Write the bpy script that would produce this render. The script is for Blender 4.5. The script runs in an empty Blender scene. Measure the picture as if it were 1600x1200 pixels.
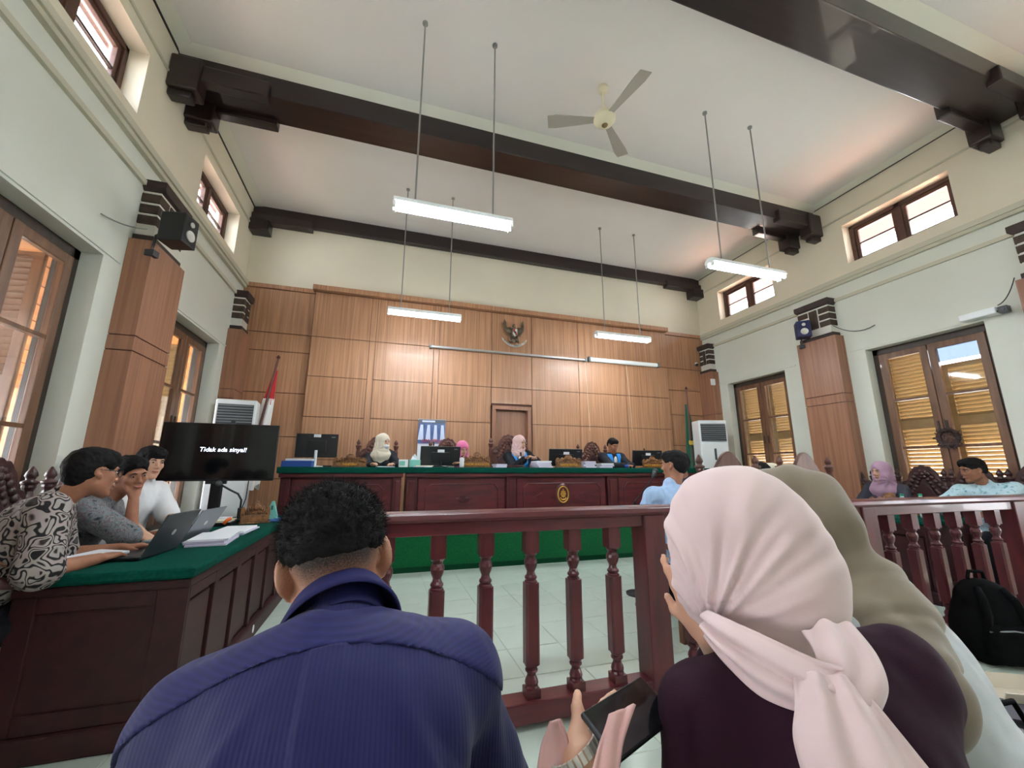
import bpy, math, random
import numpy as np
from mathutils import Vector, Matrix
random.seed(7); np.random.seed(7)
PI = math.pi
C = bpy.context.scene.collection
sc = bpy.context.scene

# ------------------------------------------------------------------ camera
F_PX, YAW, PITCH, ROLL, CAM_Z = 632.0, math.radians(17.36), math.radians(11.92), math.radians(0.1), 1.25
_f = Vector((math.sin(YAW)*math.cos(PITCH), math.cos(YAW)*math.cos(PITCH), math.sin(PITCH)))
_r = Vector((math.cos(YAW), -math.sin(YAW), 0)); _u = _r.cross(_f)
_R = _r*math.cos(ROLL)+_u*math.sin(ROLL); _U = _u*math.cos(ROLL)-_r*math.sin(ROLL)
cam = bpy.data.cameras.new('camera'); camo = bpy.data.objects.new('camera', cam); C.objects.link(camo)
cam.sensor_width = 36; cam.lens = F_PX/1600*36; cam.clip_start = .02
M = Matrix.Identity(4)
for i in range(3):
    M[i][0] = _R[i]; M[i][1] = _U[i]; M[i][2] = -_f[i]
M[2][3] = CAM_Z
camo.matrix_world = M
sc.camera = camo

# ------------------------------------------------------------------ world, light, exposure
w = bpy.data.worlds.new('sky'); sc.world = w; w.use_nodes = True
nt = w.node_tree; bg = nt.nodes['Background']
tc = nt.nodes.new('ShaderNodeTexCoord'); sep = nt.nodes.new('ShaderNodeSeparateXYZ'); rp = nt.nodes.new('ShaderNodeValToRGB')
nt.links.new(tc.outputs['Generated'], sep.inputs[0]); nt.links.new(sep.outputs['Z'], rp.inputs[0]); nt.links.new(rp.outputs[0], bg.inputs[0])
rp.color_ramp.elements[0].position = 0.0; rp.color_ramp.elements[0].color = (.92, .95, 1, 1)
rp.color_ramp.elements[1].position = 0.8; rp.color_ramp.elements[1].color = (.72, .84, 1, 1)
SKY = 4.7; LAMP = 26.0
bg.inputs[1].default_value = SKY
sun = bpy.data.lights.new('sun', 'SUN'); sun.energy = 36; sun.angle = .02; sun.color = (1, .95, .88)
suno = bpy.data.objects.new('sun', sun); C.objects.link(suno)
suno.rotation_euler = Vector((-math.cos(math.radians(52)), -.12, -math.sin(math.radians(52)))).to_track_quat('-Z', 'Y').to_euler()
sc.view_settings.view_transform = 'Standard'; sc.view_settings.look = 'None'
sc.view_settings.exposure = 2.2; sc.view_settings.gamma = 1; sc.view_settings.use_curve_mapping = False
sc.cycles.max_bounces = 10; sc.cycles.diffuse_bounces = 6; sc.cycles.transparent_max_bounces = 12
sc.cycles.sample_clamp_indirect = 6
try: sc.cycles.use_denoising = True
except Exception: pass

# ------------------------------------------------------------------ materials
def S(r, g, b):
    def l(c):
        c /= 255.
        return c/12.92 if c <= .04045 else ((c+.055)/1.055)**2.4
    return (l(r), l(g), l(b), 1)
MATS = {}
def mat(name, col, rough=.6, spec=.5, metal=0, noise=None, scale=(1,1,1), bump=0, bscale=200, detail=3, coat=0, sheen=0, emit=None, estr=1, wave=None):
    """procedural principled material; noise = second colour mixed by stretched noise"""
    if name in MATS: return MATS[name]
    m = bpy.data.materials.new(name); m.use_nodes = True; n = m.node_tree; L = n.links
    b = n.nodes['Principled BSDF']
    b.inputs['Base Color'].default_value = col; b.inputs['Roughness'].default_value = rough
    b.inputs['Specular IOR Level'].default_value = spec; b.inputs['Metallic'].default_value = metal
    b.inputs['Coat Weight'].default_value = coat
    if sheen: b.inputs['Sheen Weight'].default_value = sheen
    if emit: b.inputs['Emission Color'].default_value = emit; b.inputs['Emission Strength'].default_value = estr
    t = n.nodes.new('ShaderNodeTexCoord'); mp = n.nodes.new('ShaderNodeMapping'); mp.inputs['Scale'].default_value = scale
    L.new(t.outputs['Object'], mp.inputs[0])
    if noise:
        nz = n.nodes.new('ShaderNodeTexNoise'); nz.inputs['Scale'].default_value = 1; nz.inputs['Detail'].default_value = detail
        L.new(mp.outputs[0], nz.inputs['Vector'])
        cr = n.nodes.new('ShaderNodeValToRGB'); cr.color_ramp.elements[0].position = .35; cr.color_ramp.elements[1].position = .65
        cr.color_ramp.elements[0].color = col; cr.color_ramp.elements[1].color = noise
        L.new(nz.outputs['Fac'], cr.inputs[0]); L.new(cr.outputs[0], b.inputs['Base Color'])
    if bump:
        nb = n.nodes.new('ShaderNodeTexNoise'); nb.inputs['Scale'].default_value = bscale; nb.inputs['Detail'].default_value = 2
        L.new(t.outputs['Object'], nb.inputs['Vector'])
        bp = n.nodes.new('ShaderNodeBump'); bp.inputs['Strength'].default_value = bump; bp.inputs['Distance'].default_value = .002
        L.new(nb.outputs['Fac'], bp.inputs['Height']); L.new(bp.outputs[0], b.inputs['Normal'])
    MATS[name] = m
    return m
def ramp_mat(name, kind, stops, scale, rough=.8, dist=0., detail=2., feature=None, bump=0, sheen=0):
    """pattern print: noise / voronoi / wave -> colour ramp (cloth prints)"""
    m = bpy.data.materials.new(name); m.use_nodes = True; n = m.node_tree; L = n.links; b = n.nodes['Principled BSDF']
    b.inputs['Roughness'].default_value = rough; b.inputs['Specular IOR Level'].default_value = .25
    if sheen: b.inputs['Sheen Weight'].default_value = sheen
    t = n.nodes.new('ShaderNodeTexCoord'); mp = n.nodes.new('ShaderNodeMapping'); mp.inputs['Scale'].default_value = scale
    L.new(t.outputs['Object'], mp.inputs[0])
    if kind == 'voronoi':
        x = n.nodes.new('ShaderNodeTexVoronoi'); x.inputs['Scale'].default_value = 1
        if feature: x.feature = feature
        out = x.outputs['Distance']
        if dist:
            nz = n.nodes.new('ShaderNodeTexNoise'); nz.inputs['Scale'].default_value = 1.3
            L.new(mp.outputs[0], nz.inputs['Vector'])
            mx = n.nodes.new('ShaderNodeMix'); mx.data_type = 'VECTOR'; mx.inputs['Factor'].default_value = dist
            L.new(mp.outputs[0], mx.inputs[4]); L.new(nz.outputs['Color'], mx.inputs[5]); L.new(mx.outputs[1], x.inputs['Vector'])
        else: L.new(mp.outputs[0], x.inputs['Vector'])
    elif kind == 'wave':
        x = n.nodes.new('ShaderNodeTexWave'); x.inputs['Scale'].default_value = 1; x.inputs['Distortion'].default_value = dist
        x.inputs['Detail'].default_value = detail; L.new(mp.outputs[0], x.inputs['Vector']); out = x.outputs['Fac']
    else:
        x = n.nodes.new('ShaderNodeTexNoise'); x.inputs['Scale'].default_value = 1; x.inputs['Detail'].default_value = detail
        x.inputs['Distortion'].default_value = dist; L.new(mp.outputs[0], x.inputs['Vector']); out = x.outputs['Fac']
    cr = n.nodes.new('ShaderNodeValToRGB'); e = cr.color_ramp.elements
    while len(e) < len(stops): e.new(.5)
    for i, (p, c) in enumerate(stops): e[i].position = p; e[i].color = c
    L.new(out, cr.inputs[0]); L.new(cr.outputs[0], b.inputs['Base Color'])
    if bump:
        bp = n.nodes.new('ShaderNodeBump'); bp.inputs['Strength'].default_value = bump; bp.inputs['Distance'].default_value = .002
        L.new(out, bp.inputs['Height']); L.new(bp.outputs[0], b.inputs['Normal'])
    MATS[name] = m
    return m
def glass_mat(name, tint=(1,1,1,1), refl=.09):
    m = bpy.data.materials.new(name); m.use_nodes = True; n = m.node_tree; L = n.links
    n.nodes.remove(n.nodes['Principled BSDF']); o = n.nodes['Material Output']
    tr = n.nodes.new('ShaderNodeBsdfTransparent'); tr.inputs[0].default_value = tint
    gl = n.nodes.new('ShaderNodeBsdfGlossy'); gl.inputs['Roughness'].default_value = .04
    lw = n.nodes.new('ShaderNodeLayerWeight'); lw.inputs[0].default_value = .25
    mx = n.nodes.new('ShaderNodeMixShader'); mm = n.nodes.new('ShaderNodeMath'); mm.operation = 'MULTIPLY_ADD'
    mm.inputs[1].default_value = .5; mm.inputs[2].default_value = refl*.3
    L.new(lw.outputs['Fresnel'], mm.inputs[0]); L.new(mm.outputs[0], mx.inputs[0])
    L.new(tr.outputs[0], mx.inputs[1]); L.new(gl.outputs[0], mx.inputs[2]); L.new(mx.outputs[0], o.inputs[0])
    MATS[name] = m
    return m

m_wall = mat('wall_paint', S(216,218,207), .75, .3, noise=S(210,212,201), scale=(.9,.9,.9), bump=.12, bscale=60)
m_upper = mat('upper_wall_paint', S(226,217,196), .75, .3, noise=S(220,211,191), scale=(.8,.8,.8), bump=.1, bscale=60)
m_mould = mat('moulding_paint', S(196,192,172), .7, .3)
m_ceil = mat('ceiling_paint', S(236,231,229), .8, .3, noise=S(231,225,222), scale=(.5,.5,.5))
m_cove = mat('cove_paint', S(228,226,214), .8, .3)
m_beam = mat('beam_wood', S(44,30,29), .3, .5, noise=S(34,24,24), scale=(.6,14,14), bump=.25, bscale=14, coat=.25)
m_tile = mat('floor_tile', S(196,208,197), .25, .5, noise=S(190,203,192), scale=(3,3,3))
m_grout = mat('grout', S(168,172,160), .8)
m_panel = mat('teak_laminate', S(184,136,102), .42, .5, noise=S(156,110,80), scale=(34,34,.9), detail=4, coat=.05)
m_panel2 = mat('teak_laminate_pilaster', S(158,112,86), .4, .5, noise=S(136,92,70), scale=(26,26,.8), detail=4)
m_seam = mat('panel_seam', S(92,52,36), .7)
m_brickm = mat('capital_mortar', S(214,210,200), .8)
m_brick = mat('capital_brick', S(74,58,46), .75, noise=S(58,44,36), scale=(12,12,12), bump=.3, bscale=40)
m_capstone = mat('capital_stone', S(62,46,42), .6, noise=S(50,36,34), scale=(9,9,9))
m_winwood = mat('window_wood', S(118,82,56), .4, .5, noise=S(96,64,44), scale=(20,20,2), coat=.2)
m_windark = mat('window_frame_dark', S(58,44,34), .4, .5, noise=S(46,34,28), scale=(20,20,2), coat=.15)
m_clwood = mat('clerestory_wood', S(92,62,50), .45, noise=S(76,50,42), scale=(14,2,14))
m_shut = mat('shutter_wood', S(148,122,76), .5, .5, noise=S(134,108,66), scale=(2,2,14))
m_glass = glass_mat('window_glass')
m_skydim = glass_mat('sky_dimming_film', (.19,.215,.25,1), .1)  # bluish tint that holds back the over-bright sky in one pane
m_soffit = mat('eave_boards', S(80,46,41), .7, noise=S(68,38,34), scale=(6,1.2,6))
m_veranda = mat('veranda_boards', S(206,142,90), .55, noise=S(178,116,70), scale=(10,1,10))
m_terra = mat('roof_tiles', S(186,146,132), .8, noise=S(172,132,118), scale=(3,9,3))
m_ground = mat('outside_paving', S(124,122,112), .9)
m_red = mat('mahogany', S(88,32,36), .36, .4, noise=S(66,25,28), scale=(16,16,3), coat=.1)
m_redx = mat('mahogany_horizontal', S(94,34,39), .32, .4, noise=S(70,26,30), scale=(2.5,16,16), coat=.15)
m_redy = mat('mahogany_desk', S(62,28,31), .5, .35, noise=S(50,22,26), scale=(14,2.5,14))
m_felt = mat('green_felt', S(12,72,60), .95, .05, noise=S(10,62,52), scale=(60,60,60), bump=.2, bscale=400)
m_carpet = mat('green_carpet', S(16,92,50), .95, .05, noise=S(12,80,44), scale=(40,40,40), bump=.5, bscale=350, sheen=.2)
m_carpetd = mat('green_carpet_edge', S(10,58,36), .9, .1)
m_chair = mat('carved_chair_wood', S(98,54,40), .35, .5, noise=S(72,38,30), scale=(14,14,4), coat=.2)
m_chaird = mat('dark_carved_wood', S(66,34,34), .4, .5, noise=S(48,25,26), scale=(18,18,8), coat=.15, bump=.4, bscale=60)
m_leather = mat('maroon_leather', S(58,28,32), .4, .5, bump=.15, bscale=120)
m_carve = mat('nameplate_wood', S(146,98,56), .45, .5, noise=S(96,60,34), scale=(30,30,30), bump=.5, bscale=90)
m_gold = mat('gold_letters', S(214,160,60), .35, .5, metal=.6)
m_goldm = mat('gilt_metal', S(196,150,70), .35, .5, metal=.85)
m_bronze = mat('bronze', S(150,128,88), .38, .5, metal=.7, noise=S(110,92,62), scale=(20,20,20))
m_silver = mat('pale_metal', S(208,206,198), .35, .5, metal=.5)
m_white = mat('white_plastic', S(226,230,232), .35, .5)
m_offw = mat('ivory_plastic', S(224,214,184), .45, .5)
m_blade = mat('fan_blade', S(168,162,152), .55, .4)
m_grey = mat('grey_plastic', S(120,124,128), .45)
m_dgrey = mat('dark_grey_plastic', S(52,54,58), .45)
m_black = mat('black_plastic', S(20,20,24), .38, .5)
m_screen = mat('screen_glass', S(10,12,16), .12, .5, coat=.2)
m_alu = mat('aluminium', S(178,178,180), .35, .5, metal=.8)
m_paper = mat('paper', S(232,234,240), .8, .2)
m_paper2 = mat('lilac_paper_edges', S(190,182,208), .8, .2, noise=S(226,222,236), scale=(2,2,300))
m_blue = mat('blue_plastic', S(30,72,150), .5)
m_orange = mat('orange_plastic', S(240,110,30), .5)
m_mint = mat('mint_plastic', S(120,190,178), .5)
m_teal = mat('dark_teal_plastic', S(44,96,90), .5)
m_flagred = mat('flag_red', S(190,30,36), .75, sheen=.2)
m_flagwhite = mat('flag_white', S(232,228,224), .75, sheen=.2)
m_flaggreen = mat('flag_green', S(20,84,62), .75, sheen=.2)
m_fringe = mat('gold_fringe', S(206,176,60), .7)
m_pole = mat('flag_pole_wood', S(98,48,36), .4, noise=S(80,38,30), scale=(30,30,4))
m_lampw = mat('lamp_enamel', S(236,240,240), .4)
m_tube = mat('fluorescent_tube', (1,1,1,1), .4, emit=(.84,.94,1,1), estr=LAMP)
m_rod = mat('lamp_rod', S(150,150,146), .4, metal=.5)
m_cable = mat('grey_cable', S(140,142,138), .6)
m_skin = mat('skin', S(158,107,83), .55, .35, noise=S(147,97,74), scale=(14,14,14), bump=.08, bscale=300)
m_skin2 = mat('skin_fair', S(206,160,134), .5, .4, noise=S(196,148,122), scale=(14,14,14))
m_skin3 = mat('skin_tan', S(150,102,78), .5, .4, noise=S(140,92,70), scale=(14,14,14))
m_lip = mat('lips', S(150,84,76), .5)
m_eye = mat('eye_dark', S(30,20,18), .25)
m_eyew = mat('eye_white', S(168,158,152), .4)
m_hair = mat('black_hair', S(17,15,16), .75, .15, noise=S(25,22,22), scale=(50,50,50), bump=.8, bscale=160)
m_black_cloth = mat('black_cloth', S(24,24,30), .85, .2, bump=.2, bscale=300)
m_trouser = mat('dark_trousers', S(26,26,32), .85, .2)
m_lens = glass_mat('spectacle_lens', (.9,.92,.95,1), .2)

# ------------------------------------------------------------------ mesh helpers
def fast_mesh(name, V, Fq, smooth=False):
    me = bpy.data.meshes.new(name)
    V = np.asarray(V, np.float32); Fq = np.asarray(Fq, np.int32)
    me.vertices.add(len(V)); me.vertices.foreach_set('co', V.ravel())
    k = Fq.shape[1]
    me.loops.add(Fq.size); me.loops.foreach_set('vertex_index', Fq.ravel())
    me.polygons.add(len(Fq)); me.polygons.foreach_set('loop_start', np.arange(0, Fq.size, k, dtype=np.int32))
    if smooth: me.polygons.foreach_set('use_smooth', np.ones(len(Fq), bool))
    me.update(calc_edges=True); me.validate()
    return me
def link(name, me, material, parent=None, world=True):
    o = bpy.data.objects.new(name, me)
    if material is not None and not len(me.materials): me.materials.append(material)
    C.objects.link(o)
    if parent is not None:
        o.parent = parent
        if world:
            q = wloc(parent); me.transform(Matrix.Translation(-q))
    return o
def wloc(o):
    q = Vector((0,0,0))
    while o is not None: q = q + o.location; o = o.parent
    return q
def tag(o, label=None, cat=None, group=None, kind=None):
    if label: o['label'] = label
    if cat: o['category'] = cat
    if group: o['group'] = group
    if kind: o['kind'] = kind
    return o
def thing(name, label, cat, loc=(0,0,0), group=None, rz=0):
    o = bpy.data.objects.new(name, None); o.empty_display_size = .1; C.objects.link(o)
    o.location = loc; o.rotation_euler = (0,0,rz)
    return tag(o, label, cat, group)
def kids(o): return [c for c in ALLKIDS(o)]
def ALLKIDS(o): return list(o.children)
def copy_tree(o, parent=None):
    c = o.copy(); C.objects.link(c)
    if parent is not None: c.parent = parent
    for ch in list(o.children): copy_tree(ch, c)
    return c
class MB:
    def __init__(s): s.v = []; s.f = []
    def add(s, vs, fs):
        n = len(s.v); s.v += [tuple(v) for v in vs]; s.f += [tuple(i+n for i in f) for f in fs]; return s
    def box(s, a, b):
        x0,y0,z0 = a; x1,y1,z1 = b
        return s.add([(x0,y0,z0),(x1,y0,z0),(x1,y1,z0),(x0,y1,z0),(x0,y0,z1),(x1,y0,z1),(x1,y1,z1),(x0,y1,z1)],
              [(0,3,2,1),(4,5,6,7),(0,1,5,4),(1,2,6,5),(2,3,7,6),(3,0,4,7)])
    def cbox(s, c, d): return s.box([c[i]-d[i]/2 for i in range(3)], [c[i]+d[i]/2 for i in range(3)])
    def obox(s, c, d, R):
        n = len(s.v); s.cbox((0,0,0), d)
        for i in range(n, len(s.v)): s.v[i] = tuple(R @ Vector(s.v[i]) + Vector(c))
        return s
    def tube(s, pts, r, n=8, caps=True):
        pts = [Vector(p) for p in pts]; rs = r if isinstance(r, (list,tuple)) else [r]*len(pts)
        base = len(s.v); up = None
        for i, p in enumerate(pts):
            d = (pts[min(i+1,len(pts)-1)]-pts[max(i-1,0)]).normalized()
            if up is None: up = Vector((0,0,1)) if abs(d.z) < .9 else Vector((1,0,0))
            a = d.cross(up).normalized(); b = a.cross(d).normalized(); up = b
            for k in range(n):
                t = 2*PI*k/n; s.v.append(tuple(p+(a*math.cos(t)+b*math.sin(t))*rs[i]))
        for i in range(len(pts)-1):
            for k in range(n):
                k2 = (k+1) % n; s.f.append((base+i*n+k, base+i*n+k2, base+(i+1)*n+k2, base+(i+1)*n+k))
        if caps:
            s.f.append(tuple(base+k for k in range(n))[::-1]); s.f.append(tuple(base+(len(pts)-1)*n+k for k in range(n)))
        return s
    def lathe(s, prof, o=(0,0,0), n=16, sx=1, sy=1):
        base = len(s.v)
        for (r, z) in prof:
            for k in range(n):
                t = 2*PI*k/n; s.v.append((o[0]+r*sx*math.cos(t), o[1]+r*sy*math.sin(t), o[2]+z))
        for i in range(len(prof)-1):
            for k in range(n):
                k2 = (k+1) % n; s.f.append((base+i*n+k, base+i*n+k2, base+(i+1)*n+k2, base+(i+1)*n+k))
        s.f.append(tuple(base+k for k in range(n))[::-1]); s.f.append(tuple(base+(len(prof)-1)*n+k for k in range(n)))
        return s
    def prism(s, poly, d0, d1, axes='xz'):
        """polygon in two axes extruded along the third from d0 to d1"""
        ia, ib = 'xyz'.index(axes[0]), 'xyz'.index(axes[1]); ic = 3-ia-ib; n = len(poly); vs = []
        for d in (d0, d1):
            for p in poly:
                v = [0,0,0]; v[ia] = p[0]; v[ib] = p[1]; v[ic] = d; vs.append(v)
        fs = [tuple(range(n))[::-1], tuple(range(n, 2*n))]+[(i, (i+1) % n, n+(i+1) % n, n+i) for i in range(n)]
        return s.add(vs, fs)
    def ball(s, c, r, n=10, m=7):
        rx, ry, rz = (r, r, r) if not isinstance(r, (tuple, list)) else r
        base = len(s.v); c = Vector(c)
        s.v.append(tuple(c+Vector((0,0,-rz))))
        for i in range(1, m):
            t = -PI/2+PI*i/m
            for k in range(n):
                a = 2*PI*k/n; s.v.append((c.x+rx*math.cos(t)*math.cos(a), c.y+ry*math.cos(t)*math.sin(a), c.z+rz*math.sin(t)))
        s.v.append(tuple(c+Vector((0,0,rz)))); top = len(s.v)-1
        for k in range(n): s.f.append((base, base+1+(k+1) % n, base+1+k))
        for i in range(m-2):
            for k in range(n):
                a = base+1+i*n; s.f.append((a+k, a+(k+1) % n, a+n+(k+1) % n, a+n+k))
        a = base+1+(m-2)*n
        for k in range(n): s.f.append((a+k, a+(k+1) % n, top))
        return s
    def grid(s, fn, nu, nv, closeu=False):
        base = len(s.v)
        for i in range(nu):
            for j in range(nv): s.v.append(tuple(fn(i/(nu-(0 if closeu else 1)), j/(nv-1))))
        for i in range(nu if closeu else nu-1):
            for j in range(nv-1):
                i2 = (i+1) % nu; s.f.append((base+i*nv+j, base+i2*nv+j, base+i2*nv+j+1, base+i*nv+j+1))
        return s
    def rot(s, R, c=(0,0,0), n0=0):
        c = Vector(c)
        for i in range(n0, len(s.v)): s.v[i] = tuple(R @ (Vector(s.v[i])-c)+c)
        return s
    def build(s, name, material, parent=None, smooth=False, world=True, bev=0, solid=0, kind=None, sub=0):
        me = bpy.data.meshes.new(name); me.from_pydata(s.v, [], s.f)
        import bmesh
        bm = bmesh.new(); bm.from_mesh(me); bmesh.ops.recalc_face_normals(bm, faces=bm.faces); bm.to_mesh(me); bm.free()
        if smooth:
            me.polygons.foreach_set('use_smooth', [True]*len(me.polygons))
        me.update()
        o = link(name, me, material, parent, world)
        if solid:
            md = o.modifiers.new('thick', 'SOLIDIFY'); md.thickness = solid; md.offset = 0
        if sub:
            md = o.modifiers.new('sub', 'SUBSURF'); md.levels = sub; md.render_levels = sub
        if bev:
            md = o.modifiers.new('bevel', 'BEVEL'); md.width = bev; md.segments = 2; md.limit_method = 'ANGLE'
        if kind: o['kind'] = kind
        return o
def text(name, body, size, loc, rot, material, parent=None, extrude=.002, shear=0, bold=0):
    cu = bpy.data.curves.new(name, 'FONT'); cu.body = body; cu.size = size; cu.align_x = 'CENTER'; cu.align_y = 'CENTER'
    cu.extrude = extrude; cu.shear = shear; cu.offset = bold; cu.resolution_u = 2
    t_ = bpy.data.objects.new('tmp', cu); cu.materials.append(material); C.objects.link(t_); bpy.context.view_layer.update()
    me = bpy.data.meshes.new_from_object(t_.evaluated_get(bpy.context.evaluated_depsgraph_get())); bpy.data.objects.remove(t_)
    o = bpy.data.objects.new(name, me); C.objects.link(o)
    if parent is not None: o.parent = parent; o.location = Vector(loc)-wloc(parent)
    else: o.location = loc
    o.rotation_euler = rot
    return o
def Rz(a): return Matrix.Rotation(a, 3, 'Z')
def Rx(a): return Matrix.Rotation(a, 3, 'X')
def Ry(a): return Matrix.Rotation(a, 3, 'Y')
def struct(name, mb, m, parent=None, **k): return tag(mb.build(name, m, parent, **k), kind='structure' if parent is None else None)

# ================================================================== THE ROOM
XL, XR, YB, YF, ZC, TH = -2.42, 6.99, 7.4, -3.3, 5.74, .32
BAYS = [-1.92, .76, 3.44, 6.1]
WW, WZ0, WZ1 = .66, .55, 3.06          # tall windows: half width, sill, head
CW, CZ0, CZ1 = .67, 4.52, 5.2          # clerestory
# floor: slab with grout, every tile in view its own piece
fl = struct('floor', MB().box((XL, YF, -.12), (XR, YB, -.004)), m_grout)
def tile_mesh(w, d):
    e = .003
    return MB().add([(0,0,-.006),(w,0,-.006),(w,d,-.006),(0,d,-.006),(e,e,0),(w-e,e,0),(w-e,d-e,0),(e,d-e,0)],
        [(4,5,6,7),(0,1,5,4),(1,2,6,5),(2,3,7,6),(3,0,4,7)])
rest = MB(); tiles = {}
xs = [XL]+[.92+.4*i for i in range(-8, 15) if XL+.05 < .92+.4*i < XR-.05]+[XR]
ys = [YF]+[2.66+.4*i for i in range(-14, 8) if YF+.05 < 2.66+.4*i < 5.5]+[5.55]
for j in range(len(ys)-1):
    for i in range(len(xs)-1):
        wd, dp = xs[i+1]-xs[i]-.004, ys[j+1]-ys[j]-.004
        if ys[j] > .6 and j < len(ys)-1:
            key = (round(wd,3), round(dp,3))
            if key not in tiles:
                o = tile_mesh(wd, dp).build('tile', m_tile, fl); tiles[key] = o
            else:
                o = tiles[key].copy(); C.objects.link(o); o.parent = fl
            o.location = (xs[i]+.002, ys[j]+.002, 0)
        else:
            t = tile_mesh(wd, dp); rest.add([(v[0]+xs[i]+.002, v[1]+ys[j]+.002, v[2]) for v in t.v], t.f)
rest.build('tile_field', m_tile, fl, kind='stuff')

def wall_with_holes(x0, x1, y0, y1, z0, z1, holes, zsplit=None):
    """long wall in y, rectangular openings (ya, yb, za, zb)"""
    mb = MB()
    ysp = sorted({y0, y1, *[h[0] for h in holes], *[h[1] for h in holes]})
    for a, b in zip(ysp, ysp[1:]):
        hs = sorted([h for h in holes if h[0] <= a+1e-6 and h[1] >= b-1e-6], key=lambda h: h[2]); z = z0
        for h in hs:
            if h[2] > z: mb.box((x0, a, z), (x1, b, h[2]))
            z = h[3]
        if z < z1: mb.box((x0, a, z), (x1, b, z1))
    return mb
ZS = 4.33                                # cornice height: lower wall below, upper wall above
tall = [(c-WW, c+WW, WZ0, WZ1) for c in BAYS]; high = [(c-CW, c+CW, CZ0, CZ1) for c in BAYS]
for side, xa, xb in (('left', XL-TH, XL), ('right', XR, XR+TH)):
    lo = struct('wall_'+side, wall_with_holes(xa, xb, YF, YB, 0, ZS, tall), m_wall)
    wall_with_holes(xa, xb, YF, YB, ZS, ZC+.5, high).build('upper_wall', m_upper, lo)
wb = struct('wall_back', MB().box((XL-TH, YB, 0), (XR+TH, YB+.3, ZC+.5)), m_upper)
# wall behind the camera
wf = MB().box((XL-TH, YF-.3, 0), (XR+TH, YF, ZC+.5))
struct('wall_front', wf, m_wall)
struct('ceiling', MB().box((XL, YF, ZC), (XR, YB, ZC+.15)), m_ceil)
n_trim = 0
def trim(mb, m, **k):
    global n_trim; n_trim += 1
    return struct('trim_%d' % n_trim, mb, m, **k)
for s, X in ((1, XL), (-1, XR)):
    for z0, z1, d in ((3.97, 4.02, .035), (4.22, 4.265, .05), (4.265, 4.335, .075), (5.33, 5.355, .02)):
        a, b = sorted((X, X+s*d)); trim(MB().box((a, YF, z0), (b, YB, z1)), m_mould)
    a, b = sorted((X, X+s*.022)); trim(MB().box((a, YF, ZC-.035), (b, YB, ZC)), m_beam)          # dark line at the ceiling
    trim(MB().prism([(X+s*.022, ZC-.005), (X+s*.17, ZC-.005), (X+s*.022, ZC-.10+.07)], YF, YB, 'xz'), m_cove)
    a, b = sorted((X, X+s*.018)); struct('baseboard_'+('left' if s > 0 else 'right'), MB().box((a, YF, 0), (b, YB, .1)), m_mould)
    # fine plaster edge above every tall window
    for c in BAYS:
        a, b = sorted((X, X+s*.012)); trim(MB().box((a, c-WW-.22, 3.085), (b, c+WW+.22, 3.105)), m_wall)
# ceiling beams on stepped corbels
def beam(name, y0, y1, zb):
    o = struct(name, MB().box((XL, y0, zb), (XR, y1, ZC)), m_beam, bev=.012)
    yc = (y0+y1)/2
    for s, X in ((1, XL), (-1, XR)):
        def bx(x0, x1, ya, yb, za, zb_): 
            a, b = sorted((X+s*x0, X+s*x1)); return MB().box((a, ya, za), (b, yb, zb_))
        bx(0, .92, y0-.07, y0+.06, zb-.07, zb+.13).build('corbel_plank', m_beam, o, bev=.015)
        bx(0, .92, y1-.06, y1+.07, zb-.07, zb+.13).build('corbel_plank', m_beam, o, bev=.015)
        bx(0, .28, y0-.11, y0+.1, zb-.24, zb+.16).build('corbel_block', m_beam, o, bev=.02)
        bx(0, .28, y1-.1, y1+.11, zb-.24, zb+.16).build('corbel_block', m_beam, o, bev=.02)
        bx(0, .22, y0-.06, y0+.06, zb-.31, zb-.23).build('corbel_foot', m_beam, o, bev=.015)
        bx(0, .22, y1-.06, y1+.06, zb-.31, zb-.23).build('corbel_foot', m_beam, o, bev=.015)
    for ya, yb in ((y0-.13, y0), (y1, y1+.13)):
        P = [(ya, ZC), (yb, ZC), ((yb if yb == y0 else ya), ZC-.05)]
        trim(MB().prism(P, XL+.02, XR-.02, 'yz'), m_cove)
    return o
beam('beam', 4.5, 4.9, 5.42); beam('beam.001', 1.9, 2.32, 5.42); beam('beam.002', -.7, -.3, 5.42)
bb = struct('beam.003', MB().box((XL, 7.28, 5.49), (XR, YB, ZC)), m_beam, bev=.01)
for s, X in ((1, XL), (-1, XR)):
    def bx(x0, x1, ya, yb, za, zb_):
        a, b = sorted((X+s*x0, X+s*x1)); return MB().box((a, ya, za), (b, yb, zb_))
    bx(0, .95, 7.22, 7.4, 5.42, 5.57).build('corbel_plank', m_beam, bb, bev=.012)
    bx(0, .3, 7.16, 7.4, 5.22, 5.43).build('corbel_block', m_beam, bb, bev=.015)

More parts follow.
